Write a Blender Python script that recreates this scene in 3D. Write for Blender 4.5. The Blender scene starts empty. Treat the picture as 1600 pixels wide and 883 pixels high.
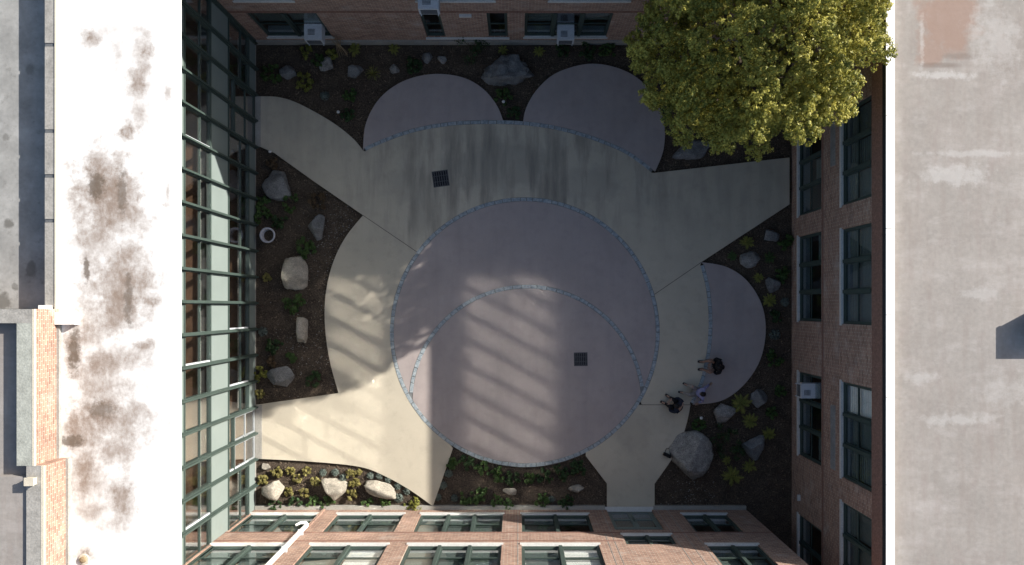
import bpy, bmesh, math, random
import numpy as np
from mathutils import Vector, Matrix, noise

R = math.radians
# ------------------------------------------------------------------ camera, light, exposure
SC = bpy.context.scene
COL = SC.collection
HC, FPX, NX, NY = 26.0, 1080.0, 810.0, 480.0      # drone height, focal length in photo pixels, nadir point
cam_data = bpy.data.cameras.new('camera')
cam = bpy.data.objects.new('camera', cam_data); COL.objects.link(cam)
cam.location = (0, 0, HC); cam.rotation_euler = (0, 0, 0)
cam_data.sensor_width = 36.0; cam_data.lens = 36.0 * FPX / 1600.0
cam_data.shift_x = -(NX - 800) / 1600.0; cam_data.shift_y = (NY - 441.5) / 1600.0
cam_data.clip_end = 2000; SC.camera = cam

SUN = Vector((2.07, 1.11, 1.0)).normalized()      # towards the sun
ELEV = math.asin(SUN.z); AZ = math.atan2(SUN.x, SUN.y)
world = bpy.data.worlds.new('World'); SC.world = world; world.use_nodes = True
wn = world.node_tree.nodes; wl = world.node_tree.links
bgn = wn['Background']; bgn.inputs[1].default_value = 0.078
sky = wn.new('ShaderNodeTexSky'); sky.sky_type = 'NISHITA'; sky.sun_disc = False
sky.sun_elevation = ELEV; sky.sun_rotation = AZ; sky.air_density = 1.0; sky.dust_density = 2.0; sky.ozone_density = 1.0
wl.new(sky.outputs[0], bgn.inputs[0])
sun_d = bpy.data.lights.new('sun', 'SUN'); sun = bpy.data.objects.new('sun', sun_d); COL.objects.link(sun)
sun_d.energy = 4.6; sun_d.angle = R(0.53); sun_d.color = (1.0, 0.955, 0.885)
sun.location = SUN * 60; sun.rotation_euler = SUN.to_track_quat('Z', 'Y').to_euler()
SC.view_settings.view_transform = 'Standard'; SC.view_settings.look = 'None'
SC.view_settings.exposure = 1.25; SC.view_settings.gamma = 1.0
SC.render.engine = 'CYCLES'
cy = SC.cycles
cy.use_denoising = True; cy.max_bounces = 8; cy.diffuse_bounces = 4; cy.glossy_bounces = 4
cy.transparent_max_bounces = 16; cy.transmission_bounces = 4
cy.caustics_reflective = True; cy.caustics_refractive = False
cy.blur_glossy = 0.0; cy.use_guiding = True; cy.use_surface_guiding = True; cy.guiding_training_samples = 128; cy.sample_clamp_indirect = 0.0
cy.use_adaptive_sampling = False

# ------------------------------------------------------------------ helpers
def P(px, py, z=0.0):
    k = (HC - z) / FPX
    return Vector(((px - NX) * k, -(py - NY) * k, z))

def link(nt, a, b): nt.links.new(a, b)

def mat(name, col, rough=0.85, var=0.25, scale=3.0, col2=None, bump=0.2, bscale=40.0, fine=0.12, metal=0.0, spec=0.3, island=False):
    m = bpy.data.materials.new(name); m.use_nodes = True
    nt = m.node_tree; b = nt.nodes['Principled BSDF']
    b.inputs['Roughness'].default_value = rough; b.inputs['Metallic'].default_value = metal
    b.inputs['Specular IOR Level'].default_value = spec
    tc = nt.nodes.new('ShaderNodeTexCoord')
    geo = nt.nodes.new('ShaderNodeNewGeometry')
    pos = geo.outputs['Position']
    n1 = nt.nodes.new('ShaderNodeTexNoise'); n1.inputs['Scale'].default_value = scale; n1.inputs['Detail'].default_value = 6
    n1.inputs['Roughness'].default_value = 0.6
    link(nt, pos, n1.inputs['Vector'])
    c2 = col2 or tuple(c * (1 - var) for c in col)
    ramp = nt.nodes.new('ShaderNodeValToRGB')
    ramp.color_ramp.elements[0].position = 0.32; ramp.color_ramp.elements[1].position = 0.68
    ramp.color_ramp.elements[0].color = (*c2, 1); ramp.color_ramp.elements[1].color = (*col, 1)
    link(nt, n1.outputs['Fac'], ramp.inputs[0])
    n2 = nt.nodes.new('ShaderNodeTexNoise'); n2.inputs['Scale'].default_value = bscale; n2.inputs['Detail'].default_value = 5
    link(nt, pos, n2.inputs['Vector'])
    mr = nt.nodes.new('ShaderNodeMapRange'); mr.inputs[1].default_value = 0.3; mr.inputs[2].default_value = 0.7
    mr.inputs[3].default_value = 1 - fine * 1.5; mr.inputs[4].default_value = 1 + fine
    link(nt, n2.outputs['Fac'], mr.inputs[0])
    mx = nt.nodes.new('ShaderNodeMix'); mx.data_type = 'RGBA'; mx.blend_type = 'MULTIPLY'; mx.inputs[0].default_value = 1
    link(nt, ramp.outputs[0], mx.inputs[6]); link(nt, mr.outputs[0], mx.inputs[7])
    out = mx.outputs[2]
    if island:
        mr2 = nt.nodes.new('ShaderNodeMapRange'); mr2.inputs[3].default_value = 0.6; mr2.inputs[4].default_value = 1.4
        link(nt, geo.outputs['Random Per Island'], mr2.inputs[0])
        mx2 = nt.nodes.new('ShaderNodeMix'); mx2.data_type = 'RGBA'; mx2.blend_type = 'MULTIPLY'; mx2.inputs[0].default_value = 1
        link(nt, out, mx2.inputs[6]); link(nt, mr2.outputs[0], mx2.inputs[7]); out = mx2.outputs[2]
    link(nt, out, b.inputs['Base Color'])
    if bump:
        bp = nt.nodes.new('ShaderNodeBump'); bp.inputs['Strength'].default_value = bump; bp.inputs['Distance'].default_value = 0.02
        link(nt, n2.outputs['Fac'], bp.inputs['Height']); link(nt, bp.outputs[0], b.inputs['Normal'])
    m['_out'] = 0
    return m

def final_color(m):
    b = m.node_tree.nodes['Principled BSDF']
    return b, b.inputs['Base Color'].links[0].from_socket

def overlay(m, fac_socket, col, amount=1.0, mode='MIX'):
    nt = m.node_tree; b, src = final_color(m)
    mm = nt.nodes.new('ShaderNodeMath'); mm.operation = 'MULTIPLY'; mm.use_clamp = True; mm.inputs[1].default_value = amount
    link(nt, fac_socket, mm.inputs[0])
    mx = nt.nodes.new('ShaderNodeMix'); mx.data_type = 'RGBA'; mx.blend_type = mode
    link(nt, mm.outputs[0], mx.inputs[0]); link(nt, src, mx.inputs[6]); mx.inputs[7].default_value = (*col, 1)
    link(nt, mx.outputs[2], b.inputs['Base Color'])

def noise_fac(m, scale, lo, hi, stretch=(1, 1, 1), detail=5, offset=(0, 0, 0), rough=0.6, dist=0.0):
    nt = m.node_tree
    geo = nt.nodes.new('ShaderNodeNewGeometry'); mp = nt.nodes.new('ShaderNodeMapping')
    mp.inputs['Scale'].default_value = stretch; mp.inputs['Location'].default_value = offset
    link(nt, geo.outputs['Position'], mp.inputs['Vector'])
    n = nt.nodes.new('ShaderNodeTexNoise'); n.inputs['Scale'].default_value = scale; n.inputs['Detail'].default_value = detail
    n.inputs['Roughness'].default_value = rough; n.inputs['Distortion'].default_value = dist
    link(nt, mp.outputs[0], n.inputs['Vector'])
    mr = nt.nodes.new('ShaderNodeMapRange'); mr.inputs[1].default_value = lo; mr.inputs[2].default_value = hi
    link(nt, n.outputs['Fac'], mr.inputs[0])
    return mr.outputs[0]

def blob_fac(m, blobs, nscale=2.5, namp=1.1, edge=0.25):
    """stain masks: each blob (x, y, rx, ry, strength) is an ellipse broken up by noise"""
    nt = m.node_tree
    geo = nt.nodes.new('ShaderNodeNewGeometry')
    n = nt.nodes.new('ShaderNodeTexNoise'); n.inputs['Scale'].default_value = nscale; n.inputs['Detail'].default_value = 8
    n.inputs['Roughness'].default_value = 0.68
    link(nt, geo.outputs['Position'], n.inputs['Vector'])
    last = None
    for (x, y, rx, ry, s) in blobs:
        mp = nt.nodes.new('ShaderNodeMapping'); mp.vector_type = 'POINT'
        mp.inputs['Scale'].default_value = (1 / rx, 1 / ry, 0); mp.inputs['Location'].default_value = (-x / rx, -y / ry, 0)
        link(nt, geo.outputs['Position'], mp.inputs['Vector'])
        ln = nt.nodes.new('ShaderNodeVectorMath'); ln.operation = 'LENGTH'; link(nt, mp.outputs[0], ln.inputs[0])
        ad = nt.nodes.new('ShaderNodeMath'); ad.operation = 'MULTIPLY_ADD'; ad.inputs[1].default_value = -namp * 2
        link(nt, n.outputs['Fac'], ad.inputs[0]); 
        sub = nt.nodes.new('ShaderNodeMath'); sub.operation = 'ADD'; sub.inputs[1].default_value = namp
        link(nt, ln.outputs['Value'], sub.inputs[0]); link(nt, sub.outputs[0], ad.inputs[2])
        mr = nt.nodes.new('ShaderNodeMapRange'); mr.inputs[1].default_value = 1.15; mr.inputs[2].default_value = 1.15 - edge * 2
        mr.inputs[3].default_value = 0; mr.inputs[4].default_value = s
        link(nt, ad.outputs[0], mr.inputs[0])
        if last is None: last = mr.outputs[0]
        else:
            mx = nt.nodes.new('ShaderNodeMath'); mx.operation = 'MAXIMUM'
            link(nt, last, mx.inputs[0]); link(nt, mr.outputs[0], mx.inputs[1]); last = mx.outputs[0]
    return last

def brick_mat(name, axis, c1, c2, mortar, tint=(0.45, 0.42, 0.38)):
    m = bpy.data.materials.new(name); m.use_nodes = True
    nt = m.node_tree; b = nt.nodes['Principled BSDF']; b.inputs['Roughness'].default_value = 0.92; b.inputs['Specular IOR Level'].default_value = 0.2
    geo = nt.nodes.new('ShaderNodeNewGeometry'); sep = nt.nodes.new('ShaderNodeSeparateXYZ'); link(nt, geo.outputs['Position'], sep.inputs[0])
    cmb = nt.nodes.new('ShaderNodeCombineXYZ'); link(nt, sep.outputs[axis], cmb.inputs[0]); link(nt, sep.outputs[2], cmb.inputs[1])
    br = nt.nodes.new('ShaderNodeTexBrick'); br.inputs['Scale'].default_value = 1
    br.inputs['Brick Width'].default_value = 0.22; br.inputs['Row Height'].default_value = 0.078; br.inputs['Mortar Size'].default_value = 0.008
    br.inputs['Color1'].default_value = (*c1, 1); br.inputs['Color2'].default_value = (*c2, 1); br.inputs['Mortar'].default_value = (*mortar, 1)
    br.inputs['Bias'].default_value = 0.0
    link(nt, cmb.outputs[0], br.inputs['Vector'])
    n = nt.nodes.new('ShaderNodeTexNoise'); n.inputs['Scale'].default_value = 5.0; n.inputs['Detail'].default_value = 8; n.inputs['Roughness'].default_value = .7
    mp = nt.nodes.new('ShaderNodeMapping'); mp.inputs['Scale'].default_value = (1, 1, 2.2)
    link(nt, geo.outputs['Position'], mp.inputs[0]); link(nt, mp.outputs[0], n.inputs['Vector'])
    mr = nt.nodes.new('ShaderNodeMapRange'); mr.inputs[1].default_value = .3; mr.inputs[2].default_value = .7; mr.inputs[3].default_value = .72; mr.inputs[4].default_value = 1.25
    link(nt, n.outputs['Fac'], mr.inputs[0])
    mx = nt.nodes.new('ShaderNodeMix'); mx.data_type = 'RGBA'; mx.blend_type = 'MULTIPLY'; mx.inputs[0].default_value = 1
    link(nt, br.outputs['Color'], mx.inputs[6]); link(nt, mr.outputs[0], mx.inputs[7])
    link(nt, mx.outputs[2], b.inputs['Base Color'])
    bp = nt.nodes.new('ShaderNodeBump'); bp.inputs['Strength'].default_value = .6; bp.inputs['Distance'].default_value = 0.01; bp.invert = True
    link(nt, br.outputs['Fac'], bp.inputs['Height']); link(nt, bp.outputs[0], b.inputs['Normal'])
    overlay(m, noise_fac(m, 1.3, .55, .75, (1, 1, 1.5), 7, (7, 3, 1)), tint, .5)
    overlay(m, noise_fac(m, 2.2, .5, .8, (1, 1, .8), 7, (1, 3, 6)), (.12, .07, .06), .5)
    return m

def glass_mat(name, tint, refl, rough=0.0, gcol=(1, 1, 1)):
    m = bpy.data.materials.new(name); m.use_nodes = True
    nt = m.node_tree; nt.nodes.clear()
    o = nt.nodes.new('ShaderNodeOutputMaterial'); mix = nt.nodes.new('ShaderNodeMixShader')
    t = nt.nodes.new('ShaderNodeBsdfTransparent'); t.inputs[0].default_value = (*tint, 1)
    g = nt.nodes.new('ShaderNodeBsdfGlossy'); g.inputs['Roughness'].default_value = rough; g.inputs[0].default_value = (*gcol, 1)
    # Schlick reflectance, the same for both faces of the thin pane
    geo = nt.nodes.new('ShaderNodeNewGeometry'); dt = nt.nodes.new('ShaderNodeVectorMath'); dt.operation = 'DOT_PRODUCT'
    link(nt, geo.outputs['Incoming'], dt.inputs[0]); link(nt, geo.outputs['Normal'], dt.inputs[1])
    ab = nt.nodes.new('ShaderNodeMath'); ab.operation = 'ABSOLUTE'; link(nt, dt.outputs['Value'], ab.inputs[0])
    om = nt.nodes.new('ShaderNodeMath'); om.operation = 'SUBTRACT'; om.inputs[0].default_value = 1.0; link(nt, ab.outputs[0], om.inputs[1])
    pw = nt.nodes.new('ShaderNodeMath'); pw.operation = 'POWER'; pw.inputs[1].default_value = 5.0; link(nt, om.outputs[0], pw.inputs[0])
    ad = nt.nodes.new('ShaderNodeMath'); ad.operation = 'MULTIPLY_ADD'; ad.use_clamp = True; ad.inputs[1].default_value = .96; ad.inputs[2].default_value = refl + .04
    link(nt, pw.outputs[0], ad.inputs[0]); link(nt, ad.outputs[0], mix.inputs[0])
    link(nt, t.outputs[0], mix.inputs[1]); link(nt, g.outputs[0], mix.inputs[2]); link(nt, mix.outputs[0], o.inputs[0])
    return m

def leaf_mat(name, c1, c2, trans=0.25, vscale=1.2):
    m = bpy.data.materials.new(name); m.use_nodes = True
    nt = m.node_tree; b = nt.nodes['Principled BSDF']; b.inputs['Roughness'].default_value = .55; b.inputs['Specular IOR Level'].default_value = .25
    geo = nt.nodes.new('ShaderNodeNewGeometry')
    n = nt.nodes.new('ShaderNodeTexNoise'); n.inputs['Scale'].default_value = vscale; n.inputs['Detail'].default_value = 3
    link(nt, geo.outputs['Position'], n.inputs['Vector'])
    ad = nt.nodes.new('ShaderNodeMath'); ad.operation = 'MULTIPLY_ADD'; ad.inputs[1].default_value = .55
    link(nt, geo.outputs['Random Per Island'], ad.inputs[0])
    sc = nt.nodes.new('ShaderNodeMath'); sc.operation = 'MULTIPLY_ADD'; sc.inputs[1].default_value = 1.4; sc.inputs[2].default_value = -.45
    link(nt, n.outputs['Fac'], sc.inputs[0]); link(nt, sc.outputs[0], ad.inputs[2])
    ramp = nt.nodes.new('ShaderNodeValToRGB'); ramp.color_ramp.elements[0].color = (*c1, 1); ramp.color_ramp.elements[1].color = (*c2, 1)
    link(nt, ad.outputs[0], ramp.inputs[0]); link(nt, ramp.outputs[0], b.inputs['Base Color'])
    tr = nt.nodes.new('ShaderNodeBsdfTranslucent'); link(nt, ramp.outputs[0], tr.inputs[0])
    mix = nt.nodes.new('ShaderNodeMixShader'); mix.inputs[0].default_value = trans
    o = nt.nodes['Material Output']
    link(nt, b.outputs[0], mix.inputs[1]); link(nt, tr.outputs[0], mix.inputs[2]); link(nt, mix.outputs[0], o.inputs[0])
    return m

def tag(o, label=None, cat=None, group=None, kind=None):
    if label: o['label'] = label
    if cat: o['category'] = cat
    if group: o['group'] = group
    if kind: o['kind'] = kind
    return o

def empty(name, loc=(0, 0, 0), rz=0.0):
    o = bpy.data.objects.new(name, None); COL.objects.link(o); o.location = loc; o.rotation_euler = (0, 0, rz)
    o.empty_display_size = 0.2
    return o

def obj(name, bm, m, parent=None, smooth=False, world_space=True):
    me = bpy.data.meshes.new(name)
    if isinstance(bm, tuple): me.from_pydata(*bm)
    else: bm.to_mesh(me); bm.free()
    for x in (m if isinstance(m, list) else [m]): me.materials.append(x)
    if smooth: me.polygons.foreach_set('use_smooth', [True] * len(me.polygons))
    o = bpy.data.objects.new(name, me); COL.objects.link(o)
    if parent is not None:
        o.parent = parent
        if world_space:                       # mesh was written in world coordinates: keep it there
            o.matrix_parent_inverse = WM(parent).inverted()
    return o

def WM(o):
    m = Matrix.LocRotScale(o.location, o.rotation_euler, o.scale)
    return m if o.parent is None else WM(o.parent) @ o.matrix_parent_inverse @ m

def quad(bm, pts, mi=0):
    f = bm.faces.new([bm.verts.new(p) for p in pts]); f.material_index = mi; return f

def box(bm, x0, x1, y0, y1, z0, z1, M=None, mi=0):
    c = [Vector((x, y, z)) for z in (z0, z1) for y in (y0, y1) for x in (x0, x1)]
    if M is not None: c = [M @ p for p in c]
    v = [bm.verts.new(p) for p in c]
    for q in ((0, 2, 3, 1), (4, 5, 7, 6), (0, 1, 5, 4), (2, 6, 7, 3), (0, 4, 6, 2), (1, 3, 7, 5)):
        f = bm.faces.new([v[i] for i in q]); f.material_index = mi
    return v

def tube(bm, pts, rads, seg=8, cap=True):
    rings = []
    for i, p in enumerate(pts):
        p = Vector(p)
        d = (Vector(pts[min(i + 1, len(pts) - 1)]) - Vector(pts[max(i - 1, 0)])).normalized()
        q = d.to_track_quat('Z', 'Y')
        r = rads[i] if hasattr(rads, '__len__') else rads
        rings.append([bm.verts.new(p + q @ Vector((math.cos(a) * r, math.sin(a) * r, 0))) for a in [k * 2 * math.pi / seg for k in range(seg)]])
    for a, b in zip(rings, rings[1:]):
        for k in range(seg): bm.faces.new((a[k], a[(k + 1) % seg], b[(k + 1) % seg], b[k]))
    if cap: bm.faces.new(list(reversed(rings[0]))); bm.faces.new(rings[-1])

def prism(bm, pts, z0, z1, bevel=0.0):
    """extruded polygon from a list of (x, y)"""
    n = len(pts)
    area = sum(pts[i][0] * pts[(i + 1) % n][1] - pts[(i + 1) % n][0] * pts[i][1] for i in range(n))
    if area < 0: pts = pts[::-1]
    lo = [bm.verts.new((p[0], p[1], z0)) for p in pts]; hi = [bm.verts.new((p[0], p[1], z1)) for p in pts]
    bm.faces.new(hi); bm.faces.new(lo[::-1])
    for i in range(n): bm.faces.new((lo[i], lo[(i + 1) % n], hi[(i + 1) % n], hi[i]))

class Frame:
    """a facade: u along the wall, z up, w outwards"""
    def __init__(s, origin, u, n): s.o, s.u, s.n = Vector(origin), Vector(u), Vector(n)
    def pt(s, u, z, w=0): return s.o + s.u * u + s.n * w + Vector((0, 0, z))
    def box(s, bm, u0, u1, z0, z1, w0, w1, mi=0):
        M = Matrix((( s.u.x, s.n.x, 0, s.o.x), (s.u.y, s.n.y, 0, s.o.y), (0, 0, 1, 0), (0, 0, 0, 1)))
        return box(bm, u0, u1, w0, w1, z0, z1, M, mi)

def wall_mesh(F, u0, u1, z0, z1, holes, t=0.3):
    us = sorted({u0, u1, *[h[0] for h in holes], *[h[1] for h in holes]})
    zs = sorted({z0, z1, *[h[2] for h in holes], *[h[3] for h in holes]})
    us = [u for u in us if u0 <= u <= u1]; zs = [z for z in zs if z0 <= z <= z1]
    bm = bmesh.new()
    solid = lambda i, j: 0 <= i < len(us) - 1 and 0 <= j < len(zs) - 1 and not any(
        h[0] - 1e-6 < (us[i] + us[i + 1]) / 2 < h[1] + 1e-6 and h[2] - 1e-6 < (zs[j] + zs[j + 1]) / 2 < h[3] + 1e-6 for h in holes)
    for i in range(len(us) - 1):
        for j in range(len(zs) - 1):
            if not solid(i, j): continue
            a, b, c, d = us[i], us[i + 1], zs[j], zs[j + 1]
            quad(bm, [F.pt(a, c), F.pt(b, c), F.pt(b, d), F.pt(a, d)])
            quad(bm, [F.pt(a, c, -t), F.pt(a, d, -t), F.pt(b, d, -t), F.pt(b, c, -t)])
            if not solid(i - 1, j): quad(bm, [F.pt(a, c), F.pt(a, d), F.pt(a, d, -t), F.pt(a, c, -t)])
            if not solid(i + 1, j): quad(bm, [F.pt(b, c), F.pt(b, c, -t), F.pt(b, d, -t), F.pt(b, d)])
            if not solid(i, j - 1): quad(bm, [F.pt(a, c), F.pt(a, c, -t), F.pt(b, c, -t), F.pt(b, c)])
            if not solid(i, j + 1): quad(bm, [F.pt(a, d), F.pt(b, d), F.pt(b, d, -t), F.pt(a, d, -t)])
    return bm

def smooth_line(pts, n=8):
    """Catmull-Rom through the points"""
    p = [pts[0]] + list(pts) + [pts[-1]]; out = []
    for i in range(1, len(p) - 2):
        for k in range(n):
            t = k / n
            out.append(tuple(0.5 * (2 * p[i][a] + (p[i + 1][a] - p[i - 1][a]) * t + (2 * p[i - 1][a] - 5 * p[i][a] + 4 * p[i + 1][a] - p[i + 2][a]) * t * t
                       + (3 * p[i][a] - p[i - 1][a] - 3 * p[i + 1][a] + p[i + 2][a]) * t ** 3) for a in (0, 1)))
    out.append(tuple(pts[-1])); return out

# ------------------------------------------------------------------ materials
M = {}
M['tan'] = mat('tan_concrete', (.47, .42, .33), .9, .12, .7, bump=.12, bscale=60, fine=.07)
fN = noise_fac(M['tan'], 1.25, .44, .68, (1.6, .22, 1), 6, (3, 1, 0))
# dirty run-off bands on the northern part of the shell, where rain drains down off the planting
def y_mask(m, y0, y1):
    nt = m.node_tree; g = nt.nodes.new('ShaderNodeNewGeometry'); s = nt.nodes.new('ShaderNodeSeparateXYZ'); link(nt, g.outputs['Position'], s.inputs[0])
    mr = nt.nodes.new('ShaderNodeMapRange'); mr.inputs[1].default_value = y0; mr.inputs[2].default_value = y1
    link(nt, s.outputs[1], mr.inputs[0]); return mr.outputs[0]
def mul(m, a, b):
    n = m.node_tree.nodes.new('ShaderNodeMath'); n.operation = 'MULTIPLY'; link(m.node_tree, a, n.inputs[0]); link(m.node_tree, b, n.inputs[1]); return n.outputs[0]
overlay(M['tan'], mul(M['tan'], fN, blob_fac(M['tan'], [(0, 5.0, 6.4, 2.2, 1), (-3.5, 3.6, 1.5, 1.6, .7)], 1.0, .35, .3)), (.16, .145, .12), .85)
overlay(M['tan'], mul(M['tan'], fN, y_mask(M['tan'], 1.6, 3.4)), (.2, .18, .15), .3)
overlay(M['tan'], blob_fac(M['tan'], [(-.6, 5.3, 2.2, 1.0, .8), (2.6, 4.6, 1.3, .8, .6), (-4.0, 4.6, 1.2, .7, .5), (4.2, -4.6, .7, 1.0, .45), (-3.6, 3.6, .5, .9, .5)], 1.6, .9), (.20, .19, .16), .5)
overlay(M['tan'], noise_fac(M['tan'], .55, .58, .8, (1, 1, 1), 8, (11, 2, 0)), (.3, .27, .22), .5)
M['purple'] = mat('plum_concrete', (.365, .315, .295), .9, .14, .8, bump=.12, bscale=60, fine=.08)
overlay(M['purple'], noise_fac(M['purple'], 1.1, .45, .7, (2.2, .3, 1), 6, (1, 7, 0)), (.26, .23, .225), .4)
overlay(M['purple'], noise_fac(M['purple'], 3.2, .5, .8, (1, 1, 1), 8, (2, 5, 0)), (.24, .2, .2), .45)
overlay(M['tan'], noise_fac(M['tan'], 3.0, .52, .8, (1, 1, 1), 8, (2, 5, 0)), (.28, .25, .2), .4)
overlay(M['purple'], noise_fac(M['purple'], .6, .6, .8, (1, 1, 1), 8, (5, 5, 0)), (.42, .38, .37), .5)
M['joint'] = mat('joint_filler', (.13, .12, .10), .95)
M['stone'] = mat('blue_border_stone', (.38, .41, .415), .7, .45, 9, col2=(.17, .21, .235), bump=.4, bscale=60, island=True)
M['mortar'] = mat('mortar', (.20, .205, .20), .95, .2, 8)
M['soil'] = mat('mulched_soil', (.09, .067, .048), 1.0, .5, 2.5, bump=1.0, bscale=22, fine=.5)
M['chip'] = mat('mulch_chips', (.16, .12, .085), 1.0, .5, 5, bump=0, island=True)
M['bp'] = mat('parapet_brick_face', (.5, .36, .3), .9)
C1, C2, CM = (.34, .205, .15), (.22, .125, .092), (.42, .37, .31)
M['brick_x'] = brick_mat('brick_facing_x', 1, C1, C2, CM)
M['brick_y'] = brick_mat('brick_facing_y', 0, C1, C2, CM)
M['soldier'] = mat('brick_band', (.27, .15, .115), .92, .35, 14, bump=.4, bscale=30, fine=.25)
M['white_roof'] = mat('white_roof_membrane', (.80, .795, .78), .75, .05, 1.2, bump=.25, bscale=6, fine=.02)
M['grey_roof'] = mat('grey_roof_membrane', (.275, .252, .232), .85, .16, .6, bump=.15, bscale=9, fine=.06)
overlay(M['grey_roof'], noise_fac(M['grey_roof'], 1.2, .5, .72, (.7, 1.5, 1), 8, (3, 3, 0), .7), (.36, .335, .32), .6)
overlay(M['grey_roof'], noise_fac(M['grey_roof'], 1.6, .45, .7, (2.4, .35, 1), 8, (5, 1, 0)), (.20, .165, .145), .35)
overlay(M['grey_roof'], noise_fac(M['grey_roof'], 2.2, .52, .75, (1.6, .5, 1), 7, (9, 1, 0)), (.225, .19, .175), .6)
M['coping'] = mat('pale_metal_coping', (.82, .80, .76), .5, .06, 2, bump=.05)
M['curb'] = mat('weathered_coping', (.33, .315, .29), .8, .3, 3, bump=.3, bscale=20)
M['curb2'] = mat('weathered_green_coping', (.36, .37, .33), .8, .25, 3, bump=.3, bscale=20)
M['cream'] = mat('cream_flashing', (.55, .50, .40), .6, .15, 3)
M['dark'] = mat('dark_metal', (.03, .032, .035), .5, .3, 6)
M['green'] = mat('green_frame_paint', (.05, .072, .062), .55, .2, 3, bump=.05, spec=.4)
M['pale'] = mat('pale_transom_paint', (.16, .19, .17), .5, .1, 3, bump=.03)
M['panel'] = mat('pale_green_panel', (.19, .225, .21), .55, .09, .9, bump=.03, fine=.03)
M['sill'] = mat('pale_stone_sill', (.58, .57, .54), .8, .12, 5)
M['door'] = mat('pale_door_paint', (.26, .275, .28), .5, .08, 4)
M['white'] = mat('white_paint', (.50, .52, .54), .5, .08, 4)
M['grille'] = mat('grey_grille', (.12, .125, .13), .6, .2, 10)
M['concrete'] = mat('plain_concrete', (.33, .315, .28), .9, .2, 2, bump=.2)
M['glass'] = glass_mat('window_glass', (.82, .86, .85), .03)
M['glass_w'] = glass_mat('curtain_wall_glass', (.93, .935, .92), .20, .075)
M['glass_c'] = glass_mat('clear_window_glass', (.97, .98, .975), 0.0)
M['floor'] = mat('brown_floor', (.30, .175, .115), .6, .35, 1.2, bump=0)
M['inner'] = mat('interior_wall', (.55, .52, .47), .9, .1, 1)
M['blind'] = mat('grey_window_blind', (.30, .32, .31), .9, .12, 3)
M['blind2'] = mat('white_window_blind', (.86, .86, .82), .9, .08, 3)
M['rock'] = mat('grey_granite_boulder', (.20, .20, .195), .9, .4, 4, bump=.7, bscale=26, fine=.28)
M['rock_l'] = mat('pale_boulder', (.36, .325, .265), .9, .35, 3.5, bump=.7, bscale=26, fine=.22)
M['rock_m'] = mat('mottled_boulder', (.30, .285, .26), .9, .45, 5, bump=.7, bscale=26, fine=.3)
M['bark'] = mat('bark', (.12, .09, .065), 1, .4, 6, bump=.6, bscale=18)
M['tree'] = leaf_mat('tree_leaves', (.05, .085, .018), (.50, .44, .09), .3, 1.6)
M['l_green'] = leaf_mat('green_leaves', (.03, .065, .018), (.09, .15, .04), .25, 4)
M['l_dark'] = leaf_mat('dark_leaves', (.018, .04, .014), (.05, .09, .03), .2, 4)
M['l_yel'] = leaf_mat('yellow_green_leaves', (.12, .14, .03), (.28, .27, .06), .25, 4)
M['l_gold'] = leaf_mat('golden_leaves', (.12, .11, .035), (.29, .25, .08), .2, 9)
M['l_blue'] = leaf_mat('blue_grey_leaves', (.09, .115, .10), (.20, .235, .20), .15, 4)
M['l_red'] = leaf_mat('russet_leaves', (.07, .045, .025), (.13, .085, .045), .2, 4)
M['straw'] = mat('dry_stalk', (.3, .22, .13), .9)
M['skin'] = mat('skin', (.40, .25, .18), .6, .1, 8, bump=0)
M['skin2'] = mat('skin_deep', (.26, .155, .11), .6, .1, 8, bump=0)
M['hair'] = mat('black_hair', (.012, .01, .01), .6, .3, 40, bump=.3)
M['black'] = mat('black_cloth', (.012, .012, .014), .9, .3, 10)
M['navy'] = mat('dark_blue_cloth', (.02, .024, .04), .9, .3, 10)
M['lilac'] = mat('lilac_cloth', (.30, .29, .46), .9, .2, 10)
M['greige'] = mat('pale_trouser_cloth', (.28, .25, .23), .9, .2, 10)
M['shoe'] = mat('dark_shoe', (.02, .02, .025), .7, .2, 10)
M['pot'] = mat('pale_glazed_pot', (.42, .42, .45), .5, .15, 6)
M['drain_m'] = mat('cast_iron_grate', (.085, .085, .09), .6, .3, 20, metal=.3)

# ------------------------------------------------------------------ ground
bm = bmesh.new()
quad(bm, [(-400, -400, -.02), (400, -400, -.02), (400, 400, -.02), (-400, 400, -.02)])
tag(obj('ground', bm, M['concrete']), kind='structure')
rs = random.Random(5)
gx0, gx1, gy0, gy1 = -9.87, 10.28, -16.0, 9.92
nx, ny = 150, 170
vs, fs = [], []
for j in range(ny + 1):
    for i in range(nx + 1):
        x = gx0 + (gx1 - gx0) * i / nx; y = gy0 + (gy1 - gy0) * j / ny
        z = .018 * noise.noise((x * 1.7, y * 1.7, 3)) + .012 * noise.noise((x * 6, y * 6, 1))
        vs.append((x, y, z))
for j in range(ny):
    for i in range(nx):
        a = j * (nx + 1) + i; fs.append((a, a + 1, a + nx + 2, a + nx + 1))
tag(obj('soil', (vs, [], fs), M['soil'], smooth=True), kind='structure')

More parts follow.
